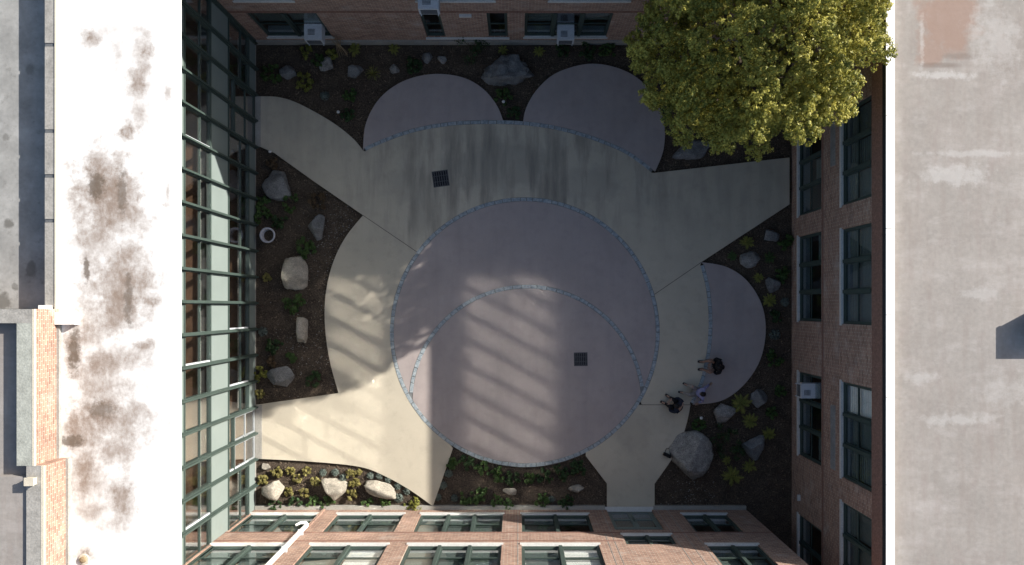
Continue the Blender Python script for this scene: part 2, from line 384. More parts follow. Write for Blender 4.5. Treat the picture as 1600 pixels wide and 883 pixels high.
# ------------------------------------------------------------------ turtle-shaped plaza
def W2(p): v = P(p[0], p[1]); return (v.x, v.y)
plaza = empty('plaza', (0, 0, 0)); tag(plaza, kind='structure')
CC, CR = (820, 519), 207.0
C2, R2 = (823, 629), 181.0
HW = 3.1
def arc(c, r, a0, a1, n=48):           # pixel circle, angles in degrees, y down
    return [(c[0] + r * math.cos(R(a0 + (a1 - a0) * k / n)), c[1] + r * math.sin(R(a0 + (a1 - a0) * k / n))) for k in range(n + 1)]
def ang(c, p): return math.degrees(math.atan2(p[1] - c[1], p[0] - c[0]))
top_arc = smooth_line([(568, 236), (600, 221), (650, 204), (712, 194), (780, 192), (838, 196), (890, 206), (940, 222), (985, 243), (1022, 271)], 6)
right_arc = smooth_line([(1095, 410), (1105, 452), (1109, 500), (1106, 550), (1095, 597), (1078, 633)], 6)
def slab(pts, m, z=.10, name='concrete_slab'):
    bm = bmesh.new(); w = [W2(p) for p in pts]
    w = [p for i, p in enumerate(w) if (Vector(p) - Vector(w[i - 1])).length > 1e-3]
    prism(bm, w, -.03, z); return obj(name, bm, m, plaza)
J1o, J1i = (568, 337), (655, 396); J2o, J2i = (1095, 410), (1022, 460); J3o, J3i = (1078, 632), (1002, 632)
RO = CR + HW
def ccw(a0, a1):                       # arc on the outer shell ring
    return arc(CC, RO, a0, a1)
aJ1 = ang(CC, J1i); aJ2 = ang(CC, J2i); aJ3 = ang(CC, J3i); aBL = ang(CC, (708, 700)); aBR = ang(CC, (915, 712))
aJ1u = aJ1 + 360 if aJ1 < 0 else aJ1
g = 0.25                               # half joint in pixels
offs = lambda pl, d: [(p[0], p[1] + d) for p in pl]
topA = [(p[0], p[1] + HW) for p in top_arc]
slab([(403, 152)] + smooth_line([(403, 152), (436, 153), (470, 164), (520, 192), (552, 217), (568, 236)])[1:] + topA[1:-1] +
     [(1022, 271), (1232, 247), (1232, 320), (1095, 410 - g)] + [(J2i[0], J2i[1] - g)] + ccw(aJ2, aJ1)[1:-1] + [(J1i[0], J1i[1] - g)] + [(568, 337 - g), (490, 283), (430, 240), (403, 228)], M['tan'])
slab([(568, 337 + g)] + smooth_line([(568, 337), (541, 371), (521, 412), (510, 460), (509, 510), (516, 562), (530, 614)])[1:] +
     [(403, 632)] + [(403, 716)] + smooth_line([(403, 716), (480, 720), (560, 728), (600, 742), (640, 764), (677, 790)])[1:] + [(708, 700)] +
     ccw(aBL, aJ1u)[1:-1] + [(J1i[0], J1i[1] + g)], M['tan'])
rightA = [(p[0] - HW, p[1]) for p in right_arc]
slab([(1095, 410 + g)] + rightA[1:-1] + [(1078, 632 - g), (1002, 632 - g)] + ccw(aJ3, aJ2)[1:-1] + [(J2i[0], J2i[1] + g)], M['tan'])
slab([(1002, 632 + g), (1078, 632 + g)] + smooth_line([(1078, 632), (1070, 668), (1054, 708), (1022, 755)])[1:] + [(1022, 795.5), (948, 795.5), (948, 755), (915, 712)] +
     ccw(aBR, aJ3)[1:-1], M['tan'])
lobe1 = smooth_line([(568, 236), (572, 196), (590, 160), (618, 135), (652, 121), (690, 117), (728, 124), (757, 142), (777, 167), (787, 192)])
ta_up = [(p[0], p[1] - HW) for p in top_arc]
slab(lobe1[:-1] + [p for p in reversed(ta_up) if 570 < p[0] < 787], M['purple'])
lobe2 = smooth_line([(817, 193), (822, 170), (840, 140), (872, 114), (925, 101), (978, 113), (1015, 143), (1036, 190), (1036, 234), (1022, 271)])
slab(lobe2[:-1] + [p for p in reversed(ta_up) if 817 < p[0] < 1020], M['purple'])
lobe3 = smooth_line([(1095, 410), (1133, 417), (1165, 438), (1188, 474), (1195, 516), (1186, 563), (1160, 602), (1125, 626), (1078, 632)])
slab(lobe3[:-1] + [(p[0] + HW, p[1]) for p in reversed(right_arc[1:-1])], M['purple'])
# shell disc: a crescent and the disc section below the inner arc
def isect(c1, r1, c2, r2):
    d = math.hypot(c2[0] - c1[0], c2[1] - c1[1]); a = (r1 * r1 - r2 * r2 + d * d) / (2 * d); h = math.sqrt(r1 * r1 - a * a)
    ux, uy = (c2[0] - c1[0]) / d, (c2[1] - c1[1]) / d; mx, my = c1[0] + a * ux, c1[1] + a * uy
    return sorted([(mx - h * uy, my + h * ux), (mx + h * uy, my - h * ux)])
RI = CR - HW
l, r = isect(CC, RI, C2, R2 - HW)
al, ar = ang(CC, l) % 360, ang(CC, r) % 360
slab(arc(CC, RI, ar, al)[:-1] + arc(C2, R2 - HW, ang(C2, l) % 360, ang(C2, r) % 360 + (360 if ang(C2, r) % 360 < 180 else 0))[:-1], M['purple'])
l2, r2 = isect(CC, RI, C2, R2 + HW)
a0, a1 = ang(CC, l2) % 360, ang(CC, r2) % 360
slab(arc(CC, RI, a0, a1 + 360 if a1 < a0 else a1)[:-1] + list(reversed(arc(C2, R2 + HW, ang(C2, l2) % 360, ang(C2, r2) % 360 + (360 if ang(C2, r2) % 360 < 180 else 0))))[:-1], M['purple'])
slab(arc(CC, CR, 0, 360, 90)[:-1], M['mortar'], .088, 'shell_bed')
# joints
bmj = bmesh.new()
for a, b in ((J1o, J1i), (J2o, J2i), (J3o, J3i)):
    va, vb = P(*a), P(*b); d = (vb - va).normalized(); n = Vector((-d.y, d.x, 0)) * .011
    prism(bmj, [((va + n).x, (va + n).y), ((va - n).x, (va - n).y), ((vb - n).x, (vb - n).y), ((vb + n).x, (vb + n).y)], -.02, .104)
obj('joint_filler', bmj, M['joint'], plaza)
bmj = bmesh.new(); va = P(403, 152)
box(bmj, P(400.5, 0).x, P(411, 0).x, P(0, 716).y, P(0, 632).y, -.02, .112); box(bmj, P(400.5, 0).x, P(409, 0).x, P(0, 230).y, P(0, 152).y, -.02, .112)
obj('threshold', bmj, M['concrete'], plaza)

def border(line, closed=False):
    ln = [P(*p) for p in line]
    seg = [(b - a).length for a, b in zip(ln, ln[1:])]; tot = sum(seg)
    def at(s):
        s = max(0, min(tot - 1e-6, s)); i = 0
        while s > seg[i]: s -= seg[i]; i += 1
        d = (ln[i + 1] - ln[i]).normalized(); return ln[i] + d * s, Vector((-d.y, d.x, 0))
    hw = HW / FPX * HC
    bm = bmesh.new(); n = int(tot / .25); prev = None
    for k in range(n + 1):
        p, nn = at(tot * k / n); a = bm.verts.new(p + nn * (hw + .005) + Vector((0, 0, .092))); b = bm.verts.new(p - nn * (hw + .005) + Vector((0, 0, .092)))
        if prev: bm.faces.new((prev[0], a, b, prev[1]))
        prev = (a, b)
    base = obj('stone_border', bm, M['mortar'], plaza)
    s = 0.0
    while s < tot - .12:
        L = rs.uniform(.22, .40); e = min(s + L, tot)
        bm = bmesh.new(); top = []; bot = []
        w1, w2 = hw * rs.uniform(.72, 1.0), hw * rs.uniform(.72, 1.0); g2 = .012; h = .104 + rs.uniform(0, .008)
        for q in (s + g2, (s + e) / 2, e - g2):
            p, nn = at(q)
            j = lambda: rs.uniform(.93, 1.05)
            top.append((p + nn * w1 * j(), p - nn * w2 * j()))
        loop = [t[0] for t in top] + [t[1] for t in reversed(top)]
        c = sum(loop, Vector()) / 6
        hi = [bm.verts.new(c + (v - c) * .93 + Vector((0, 0, h))) for v in loop]; mid = [bm.verts.new(v + Vector((0, 0, h - .008))) for v in loop]; lo = [bm.verts.new(v + Vector((0, 0, .05))) for v in loop]
        bm.faces.new(hi)
        for i in range(6):
            bm.faces.new((mid[i], mid[(i + 1) % 6], hi[(i + 1) % 6], hi[i])); bm.faces.new((lo[i], lo[(i + 1) % 6], mid[(i + 1) % 6], mid[i]))
        bmesh.ops.recalc_face_normals(bm, faces=bm.faces)
        obj('border_stone', bm, M['stone'], base)
        s = e
border(arc(CC, CR, 0, 360, 160))
li, ri = isect(CC, CR - 6, C2, R2)
border(arc(C2, R2, ang(C2, li) % 360, ang(C2, ri) % 360 + (360 if ang(C2, ri) % 360 < 180 else 0), 80))
border(top_arc[1:-1]); border(right_arc[1:-1])

# drain grates let into the concrete
def drain(px, py, w, rot, label):
    c = P(px, py); root = empty('drain_grate', (c.x, c.y, .101), R(rot)); tag(root, label, 'drain grate', 'drain grates in the plaza')
    s = w / FPX * HC / 2; bm = bmesh.new()
    for a in ((-s, s, -s, -s + .035), (-s, s, s - .035, s), (-s, -s + .035, -s + .035, s - .035), (s - .035, s, -s + .035, s - .035)): box(bm, *a, 0, .012)
    obj('frame', bm, M['drain_m'], root, world_space=False)
    bm = bmesh.new(); n = 6
    for k in range(n):
        x = -s + .04 + (2 * s - .08) * (k + .5) / n; box(bm, x - .019, x + .019, -s + .036, s - .036, .002, .010)
    for y in (-s * .35, s * .35): box(bm, -s + .036, s - .036, y - .012, y + .012, .0105, .0125)
    obj('grate_bars', bm, M['drain_m'], root, world_space=False)
    bm = bmesh.new(); box(bm, -s + .036, s - .036, -s + .036, s - .036, -.0005, .0015); obj('sump', bm, M['black'], root, world_space=False)
drain(689, 280, 25, 8, 'square iron drain grate in the tan concrete above the round shell, tilted slightly')
drain(907, 561, 21, 1, 'square iron drain grate in the plum concrete inside the inner stone arc')

# ------------------------------------------------------------------ windows
def window(parent, F, u0, u1, z0, z1, ncol, rec=.05, sill=True, blinds=(), frame=None, name='window', rail=.5):
    fm = frame or M['green']; ft = .06
    bm = bmesh.new(); e = .002; wa, wb = -rec - .07, -rec
    F.box(bm, u0 + e, u1 - e, z0 + e, z0 + ft, wa, wb); F.box(bm, u0 + e, u1 - e, z1 - ft, z1 - e, wa, wb)
    F.box(bm, u0 + e, u0 + ft, z0 + ft, z1 - ft, wa, wb); F.box(bm, u1 - ft, u1 - e, z0 + ft, z1 - ft, wa, wb)
    cw = (u1 - u0 - 2 * ft) / ncol; mw = .055
    win = obj(name, bm, fm, parent)
    zm = z0 + (z1 - z0) * rail
    for k in range(1, ncol):
        bm = bmesh.new(); u = u0 + ft + cw * k; F.box(bm, u - mw, u + mw, z0 + ft, z1 - ft, wa - .02, wb + .05); obj('mullion', bm, fm, win)
    for k in range(ncol):
        a = u0 + ft + cw * k + (mw if k else 0); b = u0 + ft + cw * (k + 1) - (mw if k < ncol - 1 else 0); s = .04
        bm = bmesh.new()
        for (c, d, w0, w1) in ((z0 + ft, zm, wa - .012, wa + .028), (zm - .02, z1 - ft, wa + .030, wa + .06)):
            F.box(bm, a + .001, b - .001, c + .001, c + s, w0, w1); F.box(bm, a + .001, b - .001, d - s, d - .001, w0, w1)
            F.box(bm, a + .001, a + s, c + s, d - s, w0, w1); F.box(bm, b - s, b - .001, c + s, d - s, w0, w1)
        obj('sash', bm, fm, win)
        bl = blinds[k] if k < len(blinds) else 0; gm = M['glass_c'] if bl > 0 else M['glass']
        bm = bmesh.new(); F.box(bm, a + s, b - s, z0 + ft + s, zm - s, wa + .004, wa + .010); obj('pane', bm, gm, win)
        bm = bmesh.new(); F.box(bm, a + s, b - s, zm - .02 + s, z1 - ft - s, wa + .042, wa + .048); obj('pane', bm, gm, win)
        if bl:
            bm = bmesh.new(); zb = z1 - ft - (z1 - z0 - 2 * ft) * abs(bl)
            nsl = max(2, int((z1 - ft - zb) / .06))
            for q in range(nsl):
                zz = zb + (z1 - ft - zb) * q / nsl
                F.box(bm, a + .02, b - .02, zz + .004, zz + .05, wa - .085 - .01 * (q % 2), wa - .075 - .01 * (q % 2))
            F.box(bm, a + .02, b - .02, zb - .03, zb, wa - .10, wa - .065)
            obj('blind', bm, M['blind2'] if bl > 0 else M['blind'], win)
    if sill:
        bm = bmesh.new(); F.box(bm, u0 + .001, u1 - .001, z0 + .001, z0 + .02, wb + .002, .001); F.box(bm, u0 - .05, u1 + .05, z0 - .08, z0 + .02, .0015, .035); obj('sill', bm, M['sill'], win)
        bm = bmesh.new(); F.box(bm, u0 + .01, u1 - .01, z0 - .03, z0 + .02, wa - .30, wa - .002); obj('inner_sill', bm, M['white'], win)
    return win

def sills_hole(u0, u1, z0, z1): return (u0, u1, z0, z1)

def shell(parent, x0, x1, y0, y1, z1, t, skip, wallm, floors=(0.03, 3.35)):
    """plain far walls and the floors inside a building; skip = side with its own facade"""
    fx0, fx1, fy0, fy1 = x0, x1, y0, y1
    if skip == 'N': fy1 -= t + .004
    if skip == 'S': fy0 += t + .004
    if skip == 'E': fx1 -= t + .004
    if skip == 'W': fx0 += t + .004
    for side, (a, b, c, d) in {'E': (x1 - t, x1, fy0, fy1), 'W': (x0, x0 + t, fy0, fy1), 'S': (max(fx0, x0 + t + .002) if skip != 'W' else fx0, x1 - t - .002, y0, y0 + t), 'N': (max(fx0, x0 + t + .002) if skip != 'W' else fx0, x1 - t - .002, y1 - t, y1)}.items():
        if side == skip: continue
        bm = bmesh.new(); box(bm, a, b, c, d, -.02, z1 - .005); obj('wall', bm, wallm, parent)
    for z in floors:
        bm = bmesh.new(); box(bm, x0 + t + .01, x1 - t - .01, y0 + t + .01, y1 - t - .01, z - .2 if z > 1 else z - .04, z); obj('floor_slab', bm, M['floor'], parent)

FE = Frame((10.28, 0, 0), (0, 1, 0), (-1, 0, 0))
FN_ = Frame((0, 9.92, 0), (1, 0, 0), (0, -1, 0))
FS = Frame((0, -7.58, 0), (1, 0, 0), (0, 1, 0))
FW = Frame((-9.87, 0, 0), (0, 1, 0), (1, 0, 0))

# ---- building on the right, brick, two storeys of wide windows
eb = empty('brick_building', (15, 0, 0)); tag(eb, 'two storey brick building with pale coping and stained grey flat roof, along the right edge', 'building')
top_e = [(-9.25, -6.17), (-5.40, -2.36), (-.53, 2.47), (3.22, 6.20)]
low_e = [(-10.6, -7.58), (-5.40, -2.36), (-.50, 2.58), (3.33, 6.28)]
holes = [(a, b, 4.02, 5.88) for a, b in top_e] + [(a, b, .62, 2.55) for a, b in low_e]
obj('wall', wall_mesh(FE, -18, 24, -.02, 6.5, holes), M['brick_x'], eb)
bm = bmesh.new(); FE.box(bm, -18, 24, 5.93, 6.5, .002, .02); FE.box(bm, -18, 24, 2.60, 2.72, .002, .012); obj('brick_band', bm, M['soldier'], eb)
for i, (a, b) in enumerate(top_e): window(eb, FE, a, b, 4.02, 5.88, 3, blinds=[(-.9, -.8, -.9), (-.85, -.8, .9), (-.9, -.8, -.9), (-.9, -.85, -.8)][i])
for i, (a, b) in enumerate(low_e): window(eb, FE, a, b, .62, 2.55, 3, blinds=[(0, 0, 0), (-.3, 0, 0), (0, 0, -.3), (0, -.4, 0)][i])
shell(eb, 10.28, 24, -18, 24, 6.4, .3, 'W', M['brick_y'])
for a, b in ((-5.3, -3.2), (4.6, 6.1)):
    bm = bmesh.new(); FE.box(bm, a, b, 3.30, 3.58, -.02, .03)
    for k in range(6): FE.box(bm, a + .03, b - .03, 3.32 + k * .042, 3.335 + k * .042, .03, .045)
    obj('wall_louvre', bm, M['curb'], eb)
bm = bmesh.new(); box(bm, 10.52, 24, -18, 24, 6.33, 6.5); obj('roof', bm, M['grey_roof'], eb)
cops = [480 - v for v in (-250, -40, 157, 218, 358, 495, 563, 688, 760, 900)]
ys = sorted([(-(p - 480) * 19.3 / FPX) for p in (-600, -300, -50, 180, 357, 492, 621, 758, 1000, 1480)])
for a, b in zip(ys, ys[1:]):
    bm = bmesh.new(); box(bm, 10.275, 10.515, a + .006, b - .006, 6.505, 6.69)
    bmesh.ops.bevel(bm, geom=bm.edges, offset=.01, segments=1); obj('coping', bm, M['coping'], eb)
bm = bmesh.new(); box(bm, 10.262, 10.2735, -18, 24, 6.52, 6.66); obj('flashing', bm, M['dark'], eb)
bm = bmesh.new(); box(bm, 10.516, 10.60, -18, 24, 6.501, 6.54); obj('flashing', bm, M['cream'], eb)
# stains on that roof
pr = lambda x, y, z=6.5: P(x, y, z)
def blobs(lst, z): return [(P(x, y, z).x, P(x, y, z).y, rx * (HC - z) / FPX, ry * (HC - z) / FPX, s) for x, y, rx, ry, s in lst]
overlay(M['grey_roof'], blob_fac(M['grey_roof'], blobs([(1480, 30, 48, 62, 1), (1455, 80, 24, 26, .9)], 6.5), 1.7, 1.0, .25), (.24, .155, .12), .75)
overlay(M['grey_roof'], blob_fac(M['grey_roof'], blobs([(1470, 102, 38, 5, .9), (1500, 88, 30, 6, .7)], 6.5), 2.5, .5, .3), (.13, .10, .085), .6)
overlay(M['grey_roof'], blob_fac(M['grey_roof'], blobs([(1490, 275, 60, 16, .7), (1560, 60, 40, 60, .5), (1570, 610, 40, 25, .4), (1495, 655, 60, 10, .6), (1475, 118, 45, 7, .9), (1440, 60, 4, 50, .7), (1530, 240, 70, 5, .6), (1440, 590, 30, 10, .6), (1540, 460, 30, 10, .5)], 6.5), 2.4, 2.2, .4), (.43, .42, .41), .6)
# roof vent box just beyond the frame, its shadow enters the picture
rv = empty('roof_vent', (P(1632, 509, 6.5).x, P(1632, 509, 6.5).y, 6.5)); tag(rv, 'low sheet metal roof vent on the stained grey roof', 'roof vent')
bm = bmesh.new(); box(bm, -.42, .42, -.42, .42, 0, .40); obj('curb', bm, M['curb'], rv, world_space=False)
bm = bmesh.new(); box(bm, -.44, .44, -.44, .44, .402, .45); obj('lid', bm, M['coping'], rv, world_space=False)

# ---- building at the top edge
nb = empty('brick_building', (0, 14, 0)); tag(nb, 'shaded brick building along the top edge with small windows above the planting bed', 'building')
n_low = [(-9.2, -6.82, 2), (-3.35, -2.66, 1), (-1.08, -.38, 1), (.22, 3.22, 3)]
n_up = [(-9.2, -7.3, 2), (-3.3, -.78, 2), (1.0, 3.6, 3)]
holes = [(a, b, .6, 2.68) for a, b, _ in n_low] + [(a, b, 3.62, 5.5) for a, b, _ in n_up]
obj('wall', wall_mesh(FN_, -9.87, 10.28, -.02, 7.85, holes), M['brick_y'], nb)
for i, (a, b, n) in enumerate(n_low): window(nb, FN_, a, b, .6, 2.68, n, blinds=[(-.5, -.45), (0,), (0,), (-.5, 0, -.45)][i], sill=n > 1)
for i, (a, b, n) in enumerate(n_up): window(nb, FN_, a, b, 3.62, 5.5, n, blinds=[(-.5, -.5), (0, 0), (-.4, 0, 0)][i])
bm = bmesh.new(); FN_.box(bm, -3.4, -.33, .50, .598, -.148, .055); obj('sill', bm, M['sill'], nb)
bm = bmesh.new(); FN_.box(bm, -9.86, 10.27, 0, .34, .002, .06); obj('plinth', bm, M['concrete'], nb)
bm = bmesh.new(); FN_.box(bm, -9.86, 10.27, 2.72, 2.86, .002, .012); FN_.box(bm, -9.86, 10.27, 5.55, 5.7, .002, .012); obj('brick_band', bm, M['soldier'], nb)
shell(nb, -9.87, 10.28, 9.92, 24, 7.8, .3, 'S', M['brick_x'])
bm = bmesh.new(); box(bm, -9.85, 10.26, 10.2, 24, 7.6, 7.7); obj('roof', bm, M['grey_roof'], nb)
bm = bmesh.new(); box(bm, -9.88, 10.29, 9.88, 10.19, 7.855, 8.0); obj('coping', bm, M['coping'], nb)

# ---- building at the bottom edge
sb = empty('brick_building', (-1, -12, 0)); tag(sb, 'brick building along the bottom edge, its sunlit facade lined with green framed windows', 'building')
s_low = [(-9.8, -7.28, 2), (-6.64, -4.20, 2), (-3.57, -.56, 3), (.12, 2.56, 2), (5.99, 7.63, 2)]
s_up = [(-9.8, -7.34, 2), (-6.64, -4.17, 2), (-3.52, -.53, 3), (.10, 2.57, 2), (6.0, 7.65, 2)]
door = (3.29, 5.0, .02, 2.45); stair = (3.46, 5.08, 2.95, 3.9)
holes = [(a, b, .65, 2.68) for a, b, _ in s_low] + [(a, b, 3.92, 5.9) for a, b, _ in s_up] + [door, stair]
obj('wall', wall_mesh(FS, -9.87, 8.53, -.02, 7.2, holes), M['brick_y'], sb)
for i, (a, b, n) in enumerate(s_low): window(sb, FS, a, b, .65, 2.68, n, blinds=[(-.95, -.95), (-.93, -.95), (-.95, -.93, -.95), (-.6, 0), (0, .15)][i])
for i, (a, b, n) in enumerate(s_up): window(sb, FS, a, b, 3.92, 5.9, n, blinds=[(-.95, -.95), (-.95, .9), (-.95, -.95, -.95), (-.95, .9), (-.6, -.7)][i])
window(sb, FS, *stair, 2)
bm = bmesh.new(); FS.box(bm, -9.86, 3.24, -.02, .16, .002, .14); FS.box(bm, 5.05, 8.52, -.02, .16, .002, .14); obj('plinth', bm, M['concrete'], sb)
bm = bmesh.new(); FS.box(bm, -9.86, 8.52, 2.72, 2.80, .002, .014); FS.box(bm, -9.86, 3.4, 3.55, 3.63, .002, .014); obj('brick_band', bm, M['soldier'], sb)
for u, z0, z1 in [(u, a, b) for u in (3.12, 5.16, 5.55, -.02) for a, b in ((.17, 2.71), (2.81, 7.1))] + [(2.9, 2.81, 7.1), (5.9, 2.81, 7.1)]:
    bm = bmesh.new(); FS.box(bm, u - .009, u + .009, z0, z1, .002, .006); obj('expansion_joint', bm, M['curb'], sb)
# entrance doors
bm = bmesh.new(); F = FS; u0, u1, z0, z1 = door
for a in ((u0 + .002, u1 - .002, z1 - .06, z1 - .002), (u0 + .002, u0 + .06, z0, z1 - .06), (u1 - .06, u1 - .002, z0, z1 - .06), (u0 + .06, u1 - .06, 1.98, 2.06)): F.box(bm, *a, -.16, -.08)
df = obj('door_frame', bm, M['pale'], sb)
um = (u0 + u1) / 2
for a, b in ((u0 + .065, um - .006), (um + .006, u1 - .065)):
    bm = bmesh.new(); 
    for q in ((a, b, .03, .25), (a, b, 1.86, 1.975), (a, a + .09, .25, 1.86), (b - .09, b, .25, 1.86), (a + .09, b - .09, .95, 1.05)): F.box(bm, *q, -.14, -.095)
    F.box(bm, (b - .07 if b < um + .1 else a + .03), (b - .03 if b < um + .1 else a + .07), .85, 1.3, -.09, -.05)
    dr = obj('door', bm, M['pale'], sb)
    bm = bmesh.new(); F.box(bm, a + .09, b - .09, .25, .95, -.12, -.115); F.box(bm, a + .09, b - .09, 1.05, 1.86, -.12, -.115); F.box(bm, a, b, 2.065, z1 - .065, -.12, -.115); obj('pane', bm, M['glass'], dr)
bm = bmesh.new(); F.box(bm, u0 - .05, u1 + .05, .10, .125, -.08, .10); obj('threshold', bm, M['sill'], sb)
shell(sb, -9.87, 8.53, -20, -7.58, 7.0, .3, 'N', M['brick_x'])
bm = bmesh.new(); box(bm, -9.85, 8.51, -20, -7.9, 6.9, 7.0); obj('roof', bm, M['grey_roof'], sb)
bm = bmesh.new(); box(bm, -9.88, 8.54, -7.89, -7.55, 7.203, 7.3); obj('coping', bm, M['coping'], sb)

# ---- glass fronted building on the left under the white roof
wb = empty('glass_fronted_building', (-11.5, 0, 0)); tag(wb, 'building on the left with green framed glass front and dazzling white stained roof', 'building')
Y0, BW = .15, .974
bays = [Y0 + BW * k for k in range(-8, 11)]
zr = [0.0, .75, 1.41, 2.47, 3.88, 4.55, 5.58, 6.85]
cwall = obj('curtain_wall', wall_mesh(FW, -7.64, 9.9, -.02, .06, []), M['concrete'], wb)
door_bays = {-6: 1, -5: 1, 6: 1, 7: 1}
for k, y in zip(range(-8, 11), bays):
    bm = bmesh.new(); FW.box(bm, y - .06, y + .06, .07, 6.83, -.10, .06); FW.box(bm, y - .03, y + .03, .07, 6.83, .061, .13)
    obj('mullion', bm, M['green'], cwall)
sunlit_bays = {-2: 'u', -7: 'u', -3: 'l', -6: 'l', 5: 'u', -1: 'l'}
for k, (a, b) in zip(range(-8, 10), zip(bays, bays[1:])):
    a += .057; b -= .057; dz = 2.0 if k in door_bays else .75
    if k not in door_bays:
        bm = bmesh.new(); FW.box(bm, a, b, .07, .72, -.05, -.01); obj('base_panel', bm, M['panel'], cwall)
    bm = bmesh.new(); FW.box(bm, a, b, 2.50, 3.85, -.05, -.005); obj('spandrel_panel', bm, M['panel'], cwall)
    bm = bmesh.new(); FW.box(bm, a, b, 5.61, 6.83, -.05, -.005); obj('top_panel', bm, M['panel'], cwall)
    for z in ([.735] if k not in door_bays else [2.03]) + [2.485, 3.865, 5.595]:
        bm = bmesh.new(); FW.box(bm, a, b, z - .03, z + .03, -.08, .03); obj('rail', bm, M['green'], cwall)
    for z in ([1.41] if k not in door_bays else []) + [4.55]:
        bm = bmesh.new(); FW.box(bm, a, b, z - .018, z + .018, -.07, .0); obj('transom', bm, M['green'], cwall)
    gl = [(3.9, 4.525), (4.575, 5.56)] + ([(.77, 1.385), (1.435, 2.45)] if k not in door_bays else [(2.065, 2.45)])
    for (c, d) in gl:
        bm = bmesh.new(); FW.box(bm, a, b, c, d, -.045, -.037); obj('pane', bm, M['glass_w'], cwall)
    if k in sunlit_bays:
        z0 = 3.90 if sunlit_bays[k] == 'u' else .77
        bm = bmesh.new(); FW.box(bm, a, a + .05, z0, z0 + 1.6, -.034, .012); obj('sunlit_frame_strip', bm, M['white'], cwall)  # white strip painted in for the sunlit inner side of the mullion frame
    if k in door_bays:
        bm = bmesh.new()
        for q in ((a, a + .06, .11, 1.99), (b - .06, b, .11, 1.99), (a + .06, b - .06, .11, .22), (a + .06, b - .06, 1.9, 1.99), (a + .06, b - .06, .98, 1.05)): FW.box(bm, *q, -.05, 0)
        hy = b - .05 if k in (-6, 6) else a + .01
        FW.box(bm, hy, hy + .03, .9, 1.25, .004, .05)
        dd = obj('door', bm, M['door'] if k < 0 else M['green'], wb)
        bm = bmesh.new(); FW.box(bm, a + .06, b - .06, .22, .98, -.03, -.022); FW.box(bm, a + .06, b - .06, 1.05, 1.9, -.03, -.022); obj('pane', bm, M['glass_w'], dd)
bm = bmesh.new()
FW.box(bm, -7.6, 9.88, 3.1, 3.74, -2.9, -.12)
FW.box(bm, -7.6, 9.88, -.0, .1, -2.9, -.12); obj('floor_slab', bm, M['floor'], wb)
bm = bmesh.new(); FW.box(bm, -7.6, 9.88, -.02, 6.7, -3.1, -2.91); FW.box(bm, -7.6, 9.88, 6.5, 6.72, -2.9, -.12); obj('inner_wall', bm, M['inner'], wb)
M['wood'] = mat('added_box_brown', (.30, .175, .115), .6, .35, 2.5, bump=0)
spans = [(-7.6, bays[2] - .06), (bays[4] + .06, bays[14] - .06), (bays[16] + .06, 9.85)]     # not in front of the doors
for a, b in spans:
    bm = bmesh.new(); FW.box(bm, a, b, .102, .62, -1.5, -.40); obj('added_sunlit_box', bm, M['wood'], wb)  # added brown box, raised to catch sun so the lower panes show brown
    bm = bmesh.new(); FW.box(bm, a, b, .102, .70, -.36, -.13); obj('heater_cabinet', bm, M['grille'], wb)
    bm = bmesh.new(); FW.box(bm, a, b, .60, .74, -.398, -.362); obj('ledge', bm, M['sill'], wb)
bm = bmesh.new(); FW.box(bm, -7.6, 9.88, 3.742, 3.84, -.30, -.13); obj('heater_cabinet', bm, M['grille'], wb)
bm = bmesh.new(); FW.box(bm, -7.6, 9.88, 3.742, 3.88, -.335, -.302); obj('ledge', bm, M['sill'], wb)
for k in (-7, -3, 1, 5, 9):
    bm = bmesh.new(); FW.box(bm, bays[k + 8] - .1, bays[k + 8] + .1, .11, 3.09, -1.75, -1.55); FW.box(bm, bays[k + 8] - .1, bays[k + 8] + .1, 3.75, 6.49, -1.75, -1.55); obj('column', bm, M['inner'], wb)
ZR = 7.0
xe = P(278, 0, ZR).x; xw = P(92, 0, ZR).x
bm = bmesh.new(); box(bm, xw - .2, xe - .12, -20, 24, 6.86, ZR - .012); obj('roof', bm, M['white_roof'], wb)
bm = bmesh.new(); box(bm, xe - .12, xe, -20, 24, 6.80, ZR - .01); obj('roof_edge', bm, M['coping'], wb)
for y0_, y1_, xx0, xx1 in ((-20, -7.9, -9.9, xw), (9.91, 24, -9.9, xw)):
    bm = bmesh.new(); box(bm, xx1, xx0, y0_, y1_, -.02, 6.85); obj('wall', bm, M['brick_x'], wb)
ST = [(165, 300, 42, 55, 1.0), (155, 275, 30, 32, .9), (200, 205, 16, 16, .9), (225, 80, 14, 24, .8), (215, 130, 16, 22, .8), (183, 85, 8, 26, .5), (140, 58, 10, 12, .9), (185, 45, 30, 8, .3),
      (200, 340, 40, 22, .6), (150, 380, 30, 38, .55), (200, 440, 34, 60, .75), (185, 480, 22, 45, .8), (235, 470, 18, 12, .8), (135, 505, 20, 40, .75), (115, 545, 18, 45, 1.0), (150, 570, 32, 20, .8), (205, 555, 38, 20, .6), (225, 540, 16, 8, .8),
      (115, 660, 14, 40, 1.0), (155, 640, 40, 42, .85), (200, 655, 36, 34, .7), (180, 705, 30, 18, .7), (120, 690, 26, 10, 1.0), (130, 738, 20, 34, .9), (190, 775, 15, 40, .8), (185, 815, 20, 16, .6), (140, 800, 22, 12, .6), (132, 873, 17, 15, .9), (262, 145, 5, 16, .6), (262, 300, 4, 22, .6), (220, 180, 12, 16, .6)]
m = M['white_roof']
ST = [(a, b, c * 1.5, d * 1.4, min(1, e * 1.2)) for a, b, c, d, e in ST]
bf = mul(m, blob_fac(m, blobs(ST, ZR), 2.4, 1.5, .5), noise_fac(m, 8, -.15, .6, (1, .6, 1), 9, rough=.7))
overlay(m, bf, (.18, .128, .095), .9)
